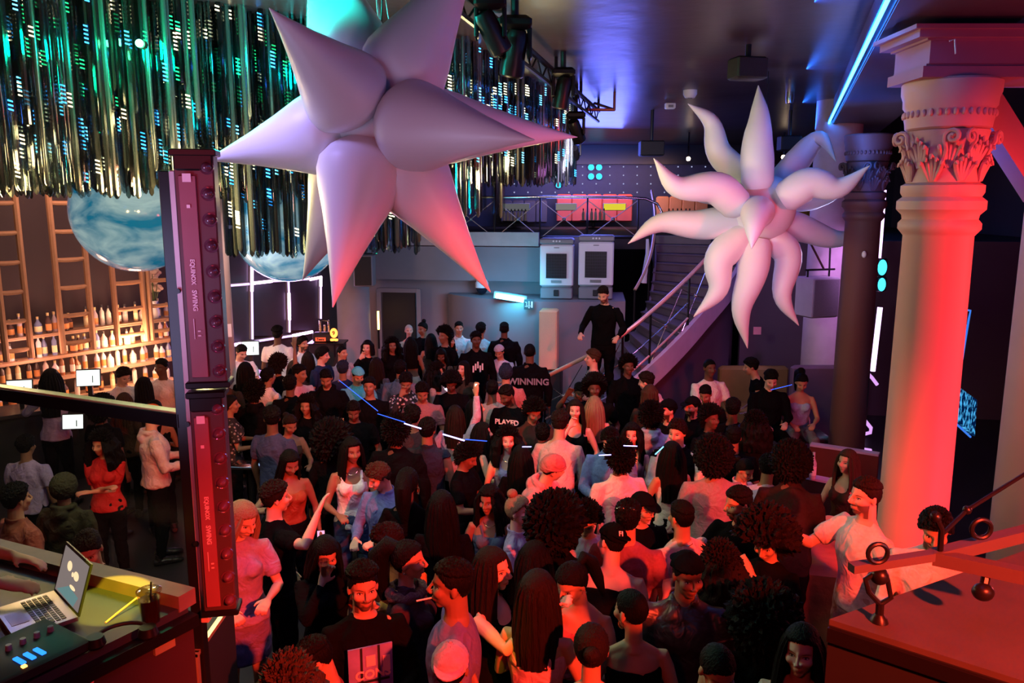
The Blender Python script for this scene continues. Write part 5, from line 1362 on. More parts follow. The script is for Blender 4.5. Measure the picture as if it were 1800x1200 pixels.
# entablature blocks and long beam with the blue strip
BA, BB = colpos(1.0)+Vector((0, 0, 5.41)), colpos(23)+Vector((0, 0, 5.41))
bm = thing('ceiling_beam', 'long dark ceiling beam carried by the columns', 'beam', BA)
dd = BB-BA
MB().beam(DN*-.06, dd+DN*-.06, .86, .38).build('casing', M('beam_paint', (.06,.035,.05), .5, var=.2), bm)
MB().beam(DN*-.45+Vector((0, 0, -.15)), dd+DN*-.45+Vector((0, 0, -.15)), .06, .10).build('moulding', M('beam_paint', (.1,.1,.1)), bm)
bl = thing('blue_light_strip', 'thin blazing blue light strip along lower edge of ceiling beam', 'lamp', BA+DN*-.54+Vector((0, 0, -.18)))
MB().beam((0, 0, 0), dd*.86, .022, .022).build('strip', E('blue_strip', (.02,.22,1), 22), bl)
MB().beam(Vector((0, 0, .03)), dd*.86+Vector((0, 0, .03)), .04, .03).build('channel', m_bmetal, bl)
# moulded block over the red column
cc = colpos(5.9); bk = thing('entablature_block', 'red-lit moulded beam block resting on the coral column capital', 'beam', (cc.x, cc.y, 4.84), R(0))
ax = Vector((1, .02, 0)).normalized()
b = MB()
for z0, z1, w, l0, l1 in ((0, .10, .72, -.34, 2.2), (.10, .125, .66, -.31, 2.2), (.125, .33, .70, -.30, 2.2), (.33, .35, .74, -.33, 2.2), (.35, .42, .82, -.40, 2.2), (.42, .46, .90, -.44, 2.2)):
    b.box(((l0+l1)/2, .0, (z0+z1)*.36), (l1-l0, w*.72, (z1-z0)*.72))
b.build('moulding', M('painted_beam', (.42,.17,.19), .6, var=.08), bk)
g = thing('cable_tie', 'pale cable tie on the moulded block over the column', 'tie', PY(1676, 78, 5.46)); MB().tube([(-.03, 0, .02), (0, -.01, .03), (.015, -.01, -.06)], .006, 6).build('strap', m_white, g)
# sloping brace right of capital
br = thing('diagonal_brace', 'red diagonal brace falling right from the column head', 'brace', PY(1722, 170, 6.1))
MB().beam((0, 0, 0), PY(1830, 340, 6.2)-PY(1722, 170, 6.1), .16, .20).build('timber', M('painted_beam', (.5,.2,.2)), br)
# upper right dark ceiling coffers
g = thing('ceiling_coffer', 'dark recessed panels of ceiling at top right', 'panel', (6.5, 7.5, CEIL-.12)); MB().box((0, 0, 0), (3.2, .5, .24)).build('ridge', m_black, g); MB().box((.9, -1.6, 0), (.35, 3, .24)).build('cross_ridge', m_black, g)
# ------------------------------------------------------------------ neon frame and lamps between the columns
def nl(pts, Y, r, mat, label, grp='violet neon lines at right'):
    P_ = [PY(x, y, Y) for x, y in pts]; t = thing('neon_line', label, 'neon', P_[0], 0, grp)
    MB().tube([p-P_[0] for p in P_], r, 8).build('tube', mat, t); MB().tube([p-P_[0]+Vector((.02, .03, 0)) for p in P_], r*.9, 6).build('backing', m_grey, t); return t
m_n = E('violet_neon', (.62,.30,.75), 1.1)
nl([(1553,334), (1546,425), (1542,470)], 13.6, .05, E('violet_white_neon', (.80,.50,1), 2.6), 'upper white-violet neon upright beside the red column')
nl([(1536,425), (1524,640), (1521,742)], 13.6, .018, m_n, 'thin violet neon upright right of the maroon column')
nl([(1547,540), (1540,600), (1534,652)], 13.6, .045, MC['violet_white_neon'], 'lower white-violet neon upright beside the red column')
nl([(1524,655), (1533,664), (1542,676)], 13.6, .03, m_n, 'short slanting violet neon stub')
nl([(1517,735), (1531,752), (1530,760), (1514,764)], 12.6, .03, m_n, 'violet neon curl at the foot of the upright')
nl([(1511,789), (1531,792)], 11.0, .03, m_n, 'short white neon dash above long-haired woman'); nl([(1513,800), (1531,803)], 11.0, .025, E('blue_dash', (.3,.4,1), 2), 'short blue neon dash above long-haired woman')
for x, y, r, l in ((1551,470,.13,'upper'), (1550,500,.11,'lower')):
    p = PY(x, y, 13.2); t = thing('cyan_lamp', '%s cyan lamp between maroon and red columns' % l, 'lamp', p, 0, 'cyan lamps between the columns'); MB().ball((0, 0, 0), (r*.55, .06, r), 16, 10).build('lens', E('cyan_lamp', (.04,.62,.9), 2.6), t); MB().box((.02, .08, 0), (.16, .1, r*2.3), bev=.02).build('housing', m_bmetal, t)
# blue outlined figure and panel seen past the red column
m_bl = E('blue_outline', (.05,.22,.9), .8)
g = nl([(1683,541), (1706,546), (1703,560), (1690,640), (1684,648), (1681,636)], 9.5, .012, m_bl, 'thin blue neon outline right of the red column', 'blue neon at right')
nl([(1682,548), (1680,600), (1676,604)], 9.5, .010, m_bl, 'thin blue neon inner line right of the red column', 'blue neon at right')
P4 = [PY(1662, 668, 9.0), PY(1710, 702, 9.9), PY(1706, 765, 9.9), PY(1660, 722, 9.0)]
t = thing('led_panel', 'blue glittering panel of frosted lights right of the red column', 'screen', P4[0]); 
nrm = (P4[1]-P4[0]).cross(P4[3]-P4[0]).normalized()
vs = [p-P4[0] for p in P4]+[p-P4[0]-nrm*.05 for p in P4]
def m_glit():
    m = bpy.data.materials.new('blue_glitter'); m.use_nodes = True; nt = m.node_tree; nt.nodes.clear(); N = nt.nodes
    e = N.new('ShaderNodeEmission'); o = N.new('ShaderNodeOutputMaterial'); tc = N.new('ShaderNodeTexCoord'); v = N.new('ShaderNodeTexNoise'); cr = N.new('ShaderNodeValToRGB')
    v.inputs['Scale'].default_value = 14; v.inputs['Detail'].default_value = 3
    cr.color_ramp.elements[0].position = .48; cr.color_ramp.elements[0].color = (.0, .01, .06, 1); cr.color_ramp.elements[1].position = .62; cr.color_ramp.elements[1].color = (.08, .5, 1, 1)
    nt.links.new(tc.outputs['Object'], v.inputs['Vector']); nt.links.new(v.outputs[0], cr.inputs[0]); nt.links.new(cr.outputs[0], e.inputs[0]); e.inputs[1].default_value = .8; nt.links.new(e.outputs[0], o.inputs[0]); return m
MB().add(vs, [(0,1,2,3), (7,6,5,4), (0,4,5,1), (1,5,6,2), (2,6,7,3), (3,7,4,0)]).build('screen', m_glit(), t)
MB().tube([vs[3]+Vector((0, 0, -.02)), vs[2]+Vector((0, 0, -.02))], .014, 6).build('lower_edge', m_bl, t)
# hanging speaker near lilac column
p = PY(1436, 521, 12.4); t = thing('hanging_speaker', 'grey box loudspeaker on bracket in front of the lilac column', 'loudspeaker', p, R(18))
MB().box((0, 0, 0), (.50, .42, .62), bev=.02).build('cabinet', M('speaker_grey', (.30,.27,.32), .6), t); MB().box((0, -.215, 0), (.45, .012, .56)).build('grille', M('speaker_grey_mesh', (.17,.15,.19), .8, bump=.4, scale=70), t)
MB().box((.252, 0, .15), (.006, .03, .05)).build('badge', m_black, t)
g = MB(); 
for a_, b2 in (((-.2, 0, .31), (-.2, 0, .42)), ((.2, 0, .31), (.2, 0, .42)), ((-.25, 0, .42), (.3, 0, .42)), ((.1, 0, .42), (-.12, .1, .85)), ((-.12, .1, .85), (.35, .25, .85)), ((.2, 0, .42), (.35, .2, .85))): g.tube([a_, b2], .016, 6)
g.build('bracket', m_bmetal, t)
# ------------------------------------------------------------------ curving staircase
def curve(pts, u):
    k = u*(len(pts)-1); i = min(int(k), len(pts)-2); t = k-i
    P_ = [Vector(p) for p in pts]; Q = [P_[0]*2-P_[1]]+P_+[P_[-1]*2-P_[-2]]; p0, p1, p2, p3 = Q[i:i+4]
    return .5*((2*p1)+(p2-p0)*t+(2*p0-5*p1+4*p2-p3)*t*t+(3*p1-p0-3*p2+p3)*t*t*t)
NC = [(.55,12.9,.15), (1.5,12.5,.75), (2.25,12.8,1.25), (3.3,13.9,1.95), (4.35,15.4,2.75), (4.35,17.2,3.3)]
FC = [(1.05,14.35,.15), (1.6,14.6,.75), (2.2,14.95,1.25), (2.7,15.7,1.95), (2.95,16.6,2.75), (3.0,17.4,3.3)]
sr = thing('staircase', 'curving dark staircase climbing to the mezzanine behind the inflatable', 'staircase', (2.2, 14.5, 0)); so = Vector((2.2, 14.5, 0))
m_step = M('stair_tread', (.10,.075,.095), .45, var=.3, scale=4)
NS = 19
for i in range(NS):
    z = 3.3*(i+1)/NS
    ua, ub = max(0, (i-.1)/NS), min(1, (i+1.15)/NS)
    a, b_ = curve(NC, ua), curve(NC, ub); c, d = curve(FC, ua), curve(FC, ub)
    mb = MB(); q = [(a.x-so.x, a.y-so.y), (b_.x-so.x, b_.y-so.y), (d.x-so.x, d.y-so.y), (c.x-so.x, c.y-so.y)]
    mb.prism(q, z-.165, z)
    mb.beam((q[0][0], q[0][1], z-.012), (q[3][0], q[3][1], z-.012), .05, .03)
    mb.build('step', m_step, sr, smooth=False)
def ribbon(curv, z0, z1, th, mat, name, u0=0, u1=1, n=40):
    vs = []; 
    for k in range(n+1):
        p = curve(curv, u0+(u1-u0)*k/n)-so; q = curve(curv, min(1, u0+(u1-u0)*k/n+.01))-curve(curv, max(0, u0+(u1-u0)*k/n-.01)); q.z = 0; q.normalize(); w = Vector((q.y, -q.x, 0))*th
        vs += [p+Vector((0, 0, z0)), p+Vector((0, 0, z1)), p+w+Vector((0, 0, z1)), p+w+Vector((0, 0, z0))]
    fs = [(0, 1, 2, 3), (4*n+3, 4*n+2, 4*n+1, 4*n)]
    for k in range(n):
        for j in range(4): fs.append((4*k+j, 4*k+4+j, 4*k+4+(j+1) % 4, 4*k+(j+1) % 4))
    return MB().add(vs, fs).build(name, mat, sr)
ribbon(NC, -.24, .16, .08, M('lilac_stringer', (.50,.40,.50), .6), 'outer_stringer', .16, 1)
ribbon(FC, -.24, .12, .05, M('stringer_dark', (.12,.10,.12), .6), 'inner_stringer')
def railcurve(curv, u0, u1, h, r, name, mat, n=26):
    return MB().tube([curve(curv, u0+(u1-u0)*k/n)-so+Vector((0, 0, h)) for k in range(n+1)], r, 9).build(name, mat, sr)
m_copper = M('copper_rail', (.9,.50,.36), .3, .45, var=.05)
railcurve(NC, 0, .80, 1.0, .034, 'handrail', m_copper)
railcurve(NC, 0, .55, .55, .012, 'wire', m_chrome); railcurve(NC, 0, .55, .28, .018, 'lower_rail', m_copper)
railcurve(FC, .45, 1, .95, .030, 'handrail', m_copper)
for u in (.0, .14, .27, .40, .55, .7): 
    p = curve(NC, u)-so; MB().tube([p, p+Vector((0, 0, 1.0))], .020, 8).build('baluster', m_bmetal, sr)
for u in (.45, .6, .75, .9): 
    p = curve(FC, u)-so; MB().tube([p, p+Vector((0, 0, .95))], .018, 8).build('baluster', m_bmetal, sr)
for u in (.0, .14, .40, .52):
    p, q = curve(NC, u)-so, curve(NC, u+.12)-so; MB().tube([p+Vector((0, 0, .1)), q+Vector((0, 0, .9))], .008, 6).tube([p+Vector((0, 0, .9)), q+Vector((0, 0, .15))], .008, 6).ball((p+q)/2+Vector((0, 0, .52)), .035, 10, 7).build('cross_brace', m_chrome, sr)
# wall under the stairs
pl = [curve(NC, .12+.83*k/16) for k in range(17)]
vs = []; fs = []
for k, p in enumerate(pl): vs += [(p.x-.02, p.y+.03, 0), (p.x-.02, p.y+.03, p.z-.2), (p.x-.10, p.y+.16, p.z-.2), (p.x-.10, p.y+.16, 0)]
for k in range(16):
    for j in range(4): fs.append((4*k+j, 4*k+4+j, 4*k+4+(j+1) % 4, 4*k+(j+1) % 4))
fs += [(0, 1, 2, 3), (67, 66, 65, 64)]
struct(MB().add(vs, fs).build('wall_understair', M('plum_wall', (.1,.1,.1))))
q = thing('exit_sign', 'faint square notice on dark wall below the tentacles', 'notice', PY(1331, 581, 14.4)); MB().box((0, 0, 0), (.14, .02, .14)).build('plate', M('notice_red', (.5,.2,.22), .6), q)
q = thing('white_drape', 'thin white cable wrap hanging beside the stair rail', 'cable', PY(1138, 420, 16.4)); MB().tube([(0, 0, 0), (.02, 0, -.3), (-.04, 0, -.75), (-.05, 0, -.9)], [.03, .05, .06, .07], 8).build('wrap', m_white, q)
# ------------------------------------------------------------------ seating booths on the right
m_mar = M('maroon_leather', (.13,.03,.03), .4, var=.2); m_vel = M('lilac_trim', (.5,.4,.7), .4)
def lowwall(pts, z, th, label, trim=True, mat=None, name='booth_partition'):
    P_ = [PZ(x, y, z) for x, y in pts]; t = thing(name, label, 'partition', (P_[0].x, P_[0].y, 0))
    b = MB(); e = MB()
    for i in range(len(P_)-1):
        a, c = P_[i]-P_[0], P_[i+1]-P_[0]; b.beam(a+Vector((0, 0, z/2)), c+Vector((0, 0, z/2)), th, z); e.beam(a+Vector((0, 0, z+.012)), c+Vector((0, 0, z+.012)), th*1.15, .025)
    b.build('panel', mat or m_mar, t)
    if trim: e.build('top_trim', m_vel, t)
    return t
lowwall([(1425,782), (1480,790), (1545,800)], 1.05, .10, 'maroon booth partition with pale trim in front of the seated guests')
lowwall([(1400,835), (1475,850), (1560,862)], 1.0, .12, 'second maroon partition left of the red column', mat=m_black)
a = PZ(1404, 764, .78); t = thing('booth_table', 'low dark drinks table before the woman in blue strapless top', 'table', (a.x, a.y, 0)); MB().box((0, 0, .76), (.8, .55, .05), bev=.015).build('table_top', M('bar_top', (.05,.04,.04)), t); MB().lathe([(.25, 0), (.25, .03), (.05, .06), (.05, .74)], n=20).build('pedestal', m_bmetal, t)
def prop_bottle(px, py, z, c, label, hgt=.3, r=.04):
    p = PZ(px, py, z) if not isinstance(z, Vector) else z; t = thing('bottle', label, 'bottle', p); MB().lathe([(r*.9, 0), (r, .02), (r, hgt*.6), (r*.4, hgt*.78), (r*.38, hgt), (.001, hgt)], n=16).build('glass', M('bottle_'+label[:12], c, .2), t); MB().lathe([(r*1.02, hgt*.15), (r*1.02, hgt*.48)], n=16).build('label', M('paper', (.75,.72,.8)), t); return t
prop_bottle(1418, 758, .785, (.6,.6,.7), 'tall white bottle on the booth table'); prop_bottle(1402, 755, .785, (.45,.06,.04), 'red bottle on booth table left of white bottle', .27); 
p = PZ(1389, 742, .785); t = thing('ice_bucket', 'pale lit ice bucket at left end of booth table', 'bucket', p); MB().lathe([(.06, 0), (.085, .2), (.09, .36), (.08, .36), (.06, .05), (.001, .05)], n=20).build('bucket', M('pearl', (.6,.5,.6), .3), t); MB().tube([(.085*math.cos(R(k*30)), .085*math.sin(R(k*30)), .365) for k in range(13)], .008, 6).build('rim', m_chrome, t)
p = PZ(1352, 690, .8); t = thing('booth_sofa', 'amber booth sofa behind the seated guests', 'sofa', (p.x, p.y+.9, 0)); g = M('amber_fabric', (.20,.12,.03), .7)
MB().box((0, -.3, .22), (1.25, .6, .44), bev=.05).build('seat', g, t); MB().box((0, .05, .62), (1.25, .2, .9), bev=.05).build('backrest', g, t)
p = PZ(1445, 700, .9); t = thing('booth_screen', 'plum upholstered screen between sofa and lilac column', 'partition', (p.x, p.y+.2, 0)); MB().box((0, 0, .7), (.9, .15, 1.4), bev=.04).build('panel', M('plum_fabric', (.14,.08,.12), .8), t)
for x, y, l in ((1248,700,'man in white'), (1355,720,'dark jacket man'),(1409,725,'blue top woman')): pass
# red leather sofa end, bottom right
a = PZ(1440, 990, .95); t = thing('leather_sofa', 'red-lit cracked leather sofa end with pale blue rail, lower right', 'sofa', (a.x, a.y, 0), R(-14))
MB().box((.0, .5, .46), (.55, 1.1, .92), bev=.06).build('arm', M('cracked_leather', (.42,.14,.10), .45, var=.5, scale=7, bump=.8), t)
MB().box((.75, .55, .3), (1.0, 1.0, .5), bev=.06).build('seat', M('cracked_leather', (.1,.1,.1)), t)
MB().beam((.25, .02, .97), (1.6, .02, .9), .05, .04).build('rail', M('blue_rail', (.35,.4,.75), .4), t)
# ------------------------------------------------------------------ metal post, lighting battens, glass screen
YB = 3.5
def fx(px, py): return PY(px, py, YB)
ztop, zbot = fx(0, 300).z, 1.4
Xp = fx(293, 310).x
t = thing('frame_post', 'black metal upright of glass screen with pink-lit face', 'post', (Xp, YB, 0))
MB().box((0, 0, (ztop+zbot)/2), (.05, .06, ztop-zbot), bev=.006).build('upright', m_bmetal, t)
MB().box((.028+.014, -.012, (ztop+2.05)/2), (.036, .05, ztop-2.05), bev=.004).build('facing', M('pale_aluminium', (.55,.4,.45), .5), t)
for z in (3.62, 3.02, 2.45): MB().tube([(.03, -.05, z), (.03, .03, z)], .012, 10).build('bolt', m_bmetal, t)
MB().box((.02, 0, zbot+.02), (.2, .2, .03)).build('foot_plate', m_bmetal, t)
struct(MB().box((-3.3, 3.2, .7), (3.4, 1.7, 1.4)).build('floor_stage', m_black))
m_alu = M('batten_body', (.10,.05,.06), .35, .3); m_face = M('batten_face', (.26,.07,.10), .5); m_tx = M('pink_print', (.8,.55,.65), .5)
def batten(pxt, pyt, pyb, label, w=1.0, second=False):
    a = fx(pxt, pyt); b_ = fx(pxt, pyb); H = a.z-b_.z; t = thing('lighting_batten', label, 'stage light', (a.x, YB-.02, b_.z), R(10), 'lighting battens on the post')
    MB().box((.0, 0, H/2), (.13*w, .10, H), bev=.01).build('body', m_alu, t)
    MB().box((-.022*w, -.055, H*.47), (.055*w, .012, H*.88), bev=.003).build('face_plate', m_face, t)
    for z in (-.012, H+.0): MB().box((0, 0, z+.006), (.15*w, .12, .03), bev=.005).build('end_cap', m_bmetal, t)
    n = 9
    for k in range(n):
        z = H*(k+.5)/n; L = MB(); L.lathe([(.001, .035), (.012, .03), (.021, .012), (.023, 0)], n=14).lathe([(.023, .0), (.03, .004), (.03, -.01)], n=14)
        o = L.build('lens', M('lens_pink', (.12,.04,.07), .15, coat=1), t); o.location = (.042*w, -.052, z); o.rotation_euler = (PI/2, 0, 0)
    rot = (PI/2, R(90), 0)
    text('EQUINOX', .025, m_tx, t, (-.022*w, -.064, H*.50), rot, ext=.001, sx=.95)
    text('SWING', .028, m_tx, t, (-.022*w, -.064, H*.375), rot, ext=.001, sx=1.0)
    g = MB(); g.box((-.030*w, -.064, H*.25), (.003, .003, H*.09)); g.box((-.014*w, -.064, H*.22), (.012, .003, .006)); g.box((-.014*w, -.064, H*.24), (.012, .003, .006)); g.box((-.022*w, -.064, H*.90), (.035, .003, .035)); g.box((-.022*w, -.065, H*.78), (.014, .003, .014)); g.build('printed_marks', m_tx, t)['kind'] = 'stuff'
    MB().box((.0, -.0, H*.965), (.125*w, .115, .07), bev=.008).build('bracket', m_bmetal, t)
    return t
batten(346, 272, 668, 'upper batten of pink-lit lenses with printed letters on the post', 1.25)
batten(368, 690, 1062, 'lower batten of pink-lit lenses with printed letters on the post', 1.1)
ra, rb_ = Vector((Xp, YB, 3.03)), PZ(-60, 681, 3.03)
t = thing('black_handrail', 'thick black handrail with yellow-lit top edge across the glass screen', 'rail', ra)
MB().beam((0, 0, 0), rb_-ra, .07, .062).build('rail', m_bmetal, t); MB().beam((0, 0, .034), rb_-ra+Vector((0, 0, .034)), .05, .008).build('lit_edge', M('rail_lit_edge', (.5,.45,.2), .4), t)  # yellow light along the top edge put into the strip's colour
t = thing('glass_screen', 'clear glass screen left of metal post blurring the bar', 'glass screen', (Xp, YB, 1.42))
d = (rb_-ra); d.z = 0; d *= 1.6; nn = Vector((d.y, -d.x, 0)).normalized()*.006
hgt = 3.9
MB().add([-nn, d-nn, d-nn+Vector((0, 0, hgt)), -nn+Vector((0, 0, hgt)), nn, d+nn, d+nn+Vector((0, 0, hgt)), nn+Vector((0, 0, hgt))], [(0,1,2,3), (7,6,5,4), (0,4,5,1), (1,5,6,2), (2,6,7,3), (3,7,4,0)]).build('pane', glassy('screen_glass', (.93,.90,.88), .018, .12), t, smooth=False)
# ------------------------------------------------------------------ DJ desk, laptop, cup
ZT = 2.35
cA, cB, cC = PZ(330, 1062, ZT), PZ(-40, 965, ZT), PZ(120, 1165, ZT)
e1 = (cC-cA).normalized(); pD = cB+e1*2.2; pC = cA+e1*2.2
t = thing('performer_desk', 'dark performer desk with pale raised back ledge at bottom left', 'desk', (cA.x, cA.y, 1.4)); o3 = Vector((cA.x, cA.y, 1.4))
MB().prism([(p.x-o3.x, p.y-o3.y) for p in (cA, pC, pD, cB)], ZT-.05-1.4, ZT-1.4).build('top', M('desk_top', (.035,.035,.045), .5, var=.2), t, smooth=False)
MB().beam(Vector((0, 0, ZT-1.4+.02)), cB-cA+Vector((0, 0, ZT-1.4+.02)), .09, .07).build('ledge', M('desk_ledge', (.22,.15,.12), .6, var=.3, scale=9), t)
MB().beam(Vector((0, 0, (ZT-1.4)/2-.03)), pC-cA+Vector((0, 0, (ZT-1.4)/2-.03)), .05, ZT-1.4-.08).build('front_panel', M('desk_front', (.05,.02,.025), .5), t)
MB().beam(Vector((0, 0, .45))+(cB-cA)*.02, (cB-cA)+Vector((0, 0, .45)), .04, .9).build('back_panel', m_black, t)
MB().beam(Vector((.02, 0, ZT-1.4-.06)), pC-cA+Vector((.02, 0, ZT-1.4-.06)), .07, .05).build('edge_bar', m_bmetal, t)
q = cA+e1*.16; MB().box((q-o3)+Vector((.035, -.0, -.1)), (.02, .09, .05), rz=math.atan2(e1.y, e1.x)+PI/2).build('socket_plate', M('brass_plate', (.6,.5,.25), .4, .5), t)
for k, l in ((.45, 0), (.68, 1)):
    q = cA+e1*k-o3+Vector((.04, 0, -.10)); MB().tube([q+Vector((0, 0, .04)), q+e1*.06+Vector((.03, 0, -.03)), q+e1*.14+Vector((.035, 0, -.04)), q+e1*.2+Vector((.02, 0, .0))], .006, 8).build('cable', M('pink_cable', (.8,.3,.35), .5), t)
q = PZ(262, 1063, ZT)-o3; q.z = ZT-1.4; MB().tube([q+Vector((0, 0, .01)), q+Vector((-.03, -.03, .05)), q+Vector((-.08, -.10, .02)), q+Vector((-.1, -.16, .01))], .004, 8).build('cable', M('pink_cable', (.8,.3,.35)), t)
# laptop, turned towards the performer at left
LA, LB = PZ(95, 1042, ZT+.02), PZ(137, 1088, ZT+.02); LC = PZ(-5, 1080, ZT+.02)
xh = (LB-LA); wv = xh.length; ux = xh.normalized(); uy = Vector((ux.y, -ux.x, 0)); 
if uy.dot(LC-LA) < 0: uy = -uy
t = thing('laptop', 'open silver laptop on performer desk showing artwork on its screen', 'laptop', LA); dp = .22; wv = .31
def fr(a, b, z): return ux*a+uy*b+Vector((0, 0, z))
def slab(mb, a0, a1, b0, b1, z0, z1):
    vs = [fr(a, b, z) for a in (a0, a1) for b in (b0, b1) for z in (z0, z1)]
    return mb.add(vs, [(0,1,3,2), (4,6,7,5), (0,4,5,1), (2,3,7,6), (0,2,6,4), (1,5,7,3)])
slab(MB(), 0, wv, 0, dp, -.005, .012).build('base', M('laptop_silver', (.35,.33,.38), .35, .7), t, smooth=False)
g = MB()
for r_ in range(5):
    for c in range(13): slab(g, .025+c*.0205, .025+c*.0205+.016, .035+r_*.020, .035+r_*.020+.015, .012, .015)
g.build('keyboard', M('keys', (.03,.03,.035), .4), t, smooth=False)
slab(MB(), .10, .21, .145, .205, .012, .0135).build('trackpad', M('trackpad', (.28,.27,.3), .3), t, smooth=False)
an = R(108); sv = uy*math.cos(an)*1+Vector((0, 0, math.sin(an))); sn_ = uy*math.sin(an)-Vector((0, 0, math.cos(an)))
def scr(a, h, n): return ux*a+sv*h+sn_*n+Vector((0, 0, .012))
def sslab(mb, a0, a1, h0, h1, n0, n1):
    vs = [scr(a, h, n) for a in (a0, a1) for h in (h0, h1) for n in (n0, n1)]
    return mb.add(vs, [(0,1,3,2), (4,6,7,5), (0,4,5,1), (2,3,7,6), (0,2,6,4), (1,5,7,3)])
sslab(MB(), 0, wv, 0, .21, -.008, 0).build('lid', M('lid_dark', (.02,.02,.02), .4), t, smooth=False)
sslab(MB(), .012, wv-.012, .012, .198, 0, .001).build('screen', E('screen_art', (.20,.16,.15), .9), t, smooth=False)
g = MB()
for a, h, ra, rh in ((.11, .140, .028, .020), (.20, .125, .03, .018), (.19, .075, .034, .008), (.16, .12, .012, .01)):
    vs = [scr(a+ra*math.cos(R(k*20)), h+rh*math.sin(R(k*20)), .002) for k in range(18)]; g.add(vs, [tuple(range(18))])
g.build('picture', E('screen_cream', (.9,.62,.35), 1.1), t, smooth=False)
g = MB(); vs = [scr(*p_, .0015) for p_ in ((.03, .02), (.24, .015), (.27, .06), (.15, .07))]; g.add(vs, [(0,1,2,3)]); g.build('picture_foot', E('screen_teal', (.12,.22,.22), .9), t, smooth=False)
# iced drink
p = PZ(266, 1092, ZT); t = thing('iced_drink', 'plastic cup of dark iced drink with domed lid on the desk', 'drink', p)
MB().lathe([(.001, 0), (.030, 0), (.040, .10), (.001, .10)], n=24).build('drink', M('cola', (.04,.012,.006), .2), t)
MB().lathe([(.033, .0), (.045, .125), (.048, .128), (.048, .135), (.04, .140)], n=24).build('cup', glassy('cup_plastic', (.8,.75,.6), .12), t)
g = MB(); [g.box((.018*math.cos(k*2.1), .018*math.sin(k*2.1), .108), (.018, .018, .018), rz=k) for k in range(4)]; g.build('ice', glassy('ice', (.8,.7,.5), .2), t)
MB().tube([(.0, 0, .05), (.012, 0, .17)], .004, 8).build('straw', m_black, t)
# blue control lights of mixer at the desk
p = PZ(40, 1150, ZT+.03); t = thing('mixer', 'black mixing console with glowing blue keys at bottom left', 'mixer', p, math.atan2(e1.y, e1.x))
MB().box((0, 0, 0), (.34, .30, .05), bev=.01).build('case', m_black, t)
for k in range(3): MB().box((-.02+k*.035, .08, .028), (.016, .06, .006)).build('key', E('blue_key', (.02,.2,1), 2), t)
MB().box((.06, .13, .028), (.015, .015, .006)).build('indicator', E('amber_key', (1,.3,.05), 6), t)
for k in range(4): MB().lathe([(.012, .025), (.010, .045), (.001, .045)], n=12).build('knob', m_grey, t, loc=(-.12+k*.05, -.03, 0))
p = PZ(215, 1120, ZT+.02); t = thing('headphones', 'black headphones lying on the desk before the cup', 'headphones', p, .4)
MB().tube([(.09*math.cos(R(k*18)), .08*math.sin(R(k*18)), .015) for k in range(11)], .008, 8).build('headband', m_black, t)
for s in (-1, 1): MB().lathe([(.03, -.012), (.038, 0), (.03, .03), (.001, .03)], n=18).build('ear_cup', m_bmetal, t, loc=(s*.09, -.01, 0))
# box with pale metal edge below the battens
a = PZ(385, 1068, 1.95); b_ = PZ(350, 1058, 1.95); t = thing('flight_case', 'dark case with brassy metal edge standing below the battens', 'case', (a.x-.15, a.y-.1, 0))
MB().box((0, 0, .95), (.34, .5, 1.9), bev=.01).build('body', m_black, t)
g = MB(); g.box((.165, -.25, .95), (.025, .025, 1.92)); g.box((0, -.25, 1.905), (.36, .025, .02)); g.box((.165, 0, 1.905), (.025, .5, .02)); g.build('edging', M('brass_edge', (.75,.6,.4), .35, .7), t)
MB().box((.05, -.256, 1.7), (.10, .01, .06)).build('latch', m_chrome, t)
# ------------------------------------------------------------------ case and clamp rig, bottom right
ZR = 2.62
C1, C2, C3 = PZ(1458, 1088, ZR), PZ(1810, 1200, ZR), PZ(1640, 1024, ZR)
v1, v2 = (C2-C1).normalized(), (C3-C1).normalized()
t = thing('speaker_cabinet', 'large black cabinet with red-lit top in the bottom right corner', 'cabinet', (C1.x, C1.y, 0)); 
pg = [Vector((0, 0, 0)), v1*1.7, v1*1.7+v2*1.2, v2*1.2]
MB().prism([(p.x, p.y) for p in pg], 0, ZR-.02).build('body', m_black, t, smooth=False)
MB().prism([(p.x, p.y) for p in [p_-(pg[0]+pg[2])/2*-.0 for p_ in pg]], ZR-.02, ZR).build('top_panel', M('scuffed_board', (.07,.055,.05), .8, var=.35, scale=5), t, smooth=False)
MB().beam(Vector((0, 0, ZR-.05)), v1*1.7+Vector((0, 0, ZR-.05)), .03, .05).build('edge_strip', m_bmetal, t)
rg = thing('clamp_stand', 'metal T-bar stand with round clamps resting on the cabinet', 'stand', PZ(1545, 1092, ZR)); ro = rg.location.copy()
def rp2(px, py, Y): return PY(px, py, Y)-ro
m_rig = M('painted_bar', (.085,.06,.06), .55); Yc = ro.y
g = MB(); g.beam(rp2(1496, 998, Yc-.02), rp2(1652, 974, Yc+.05), .035, .028); g.beam(rp2(1640, 978, Yc+.05), rp2(1830, 930, Yc+.10), .045, .04); g.beam(rp2(1640, 978, Yc+.05), rp2(1830, 1018, Yc-.10), .045, .045); g.build('cross_bar', m_rig, rg)
def ring(px, py, Y, r, nm='clamp_ring'):
    c = rp2(px, py, Y); MB().tube([c+Vector((r*math.cos(R(k*20)), 0, r*math.sin(R(k*20)))) for k in range(19)], .008, 8).build(nm, m_bmetal, rg)
ring(1543, 972, Yc-.03, .032); ring(1725, 929, Yc+.04, .032)
g = MB(); g.tube([rp2(1545, 1092, Yc), rp2(1547, 1060, Yc)], .014, 8)
g.tube([rp2(1547, 1062, Yc), rp2(1527, 1040, Yc), rp2(1521, 1018, Yc), rp2(1540, 1006, Yc)], .009, 8); g.tube([rp2(1547, 1062, Yc), rp2(1566, 1050, Yc), rp2(1560, 1018, Yc), rp2(1548, 1006, Yc)], .009, 8)
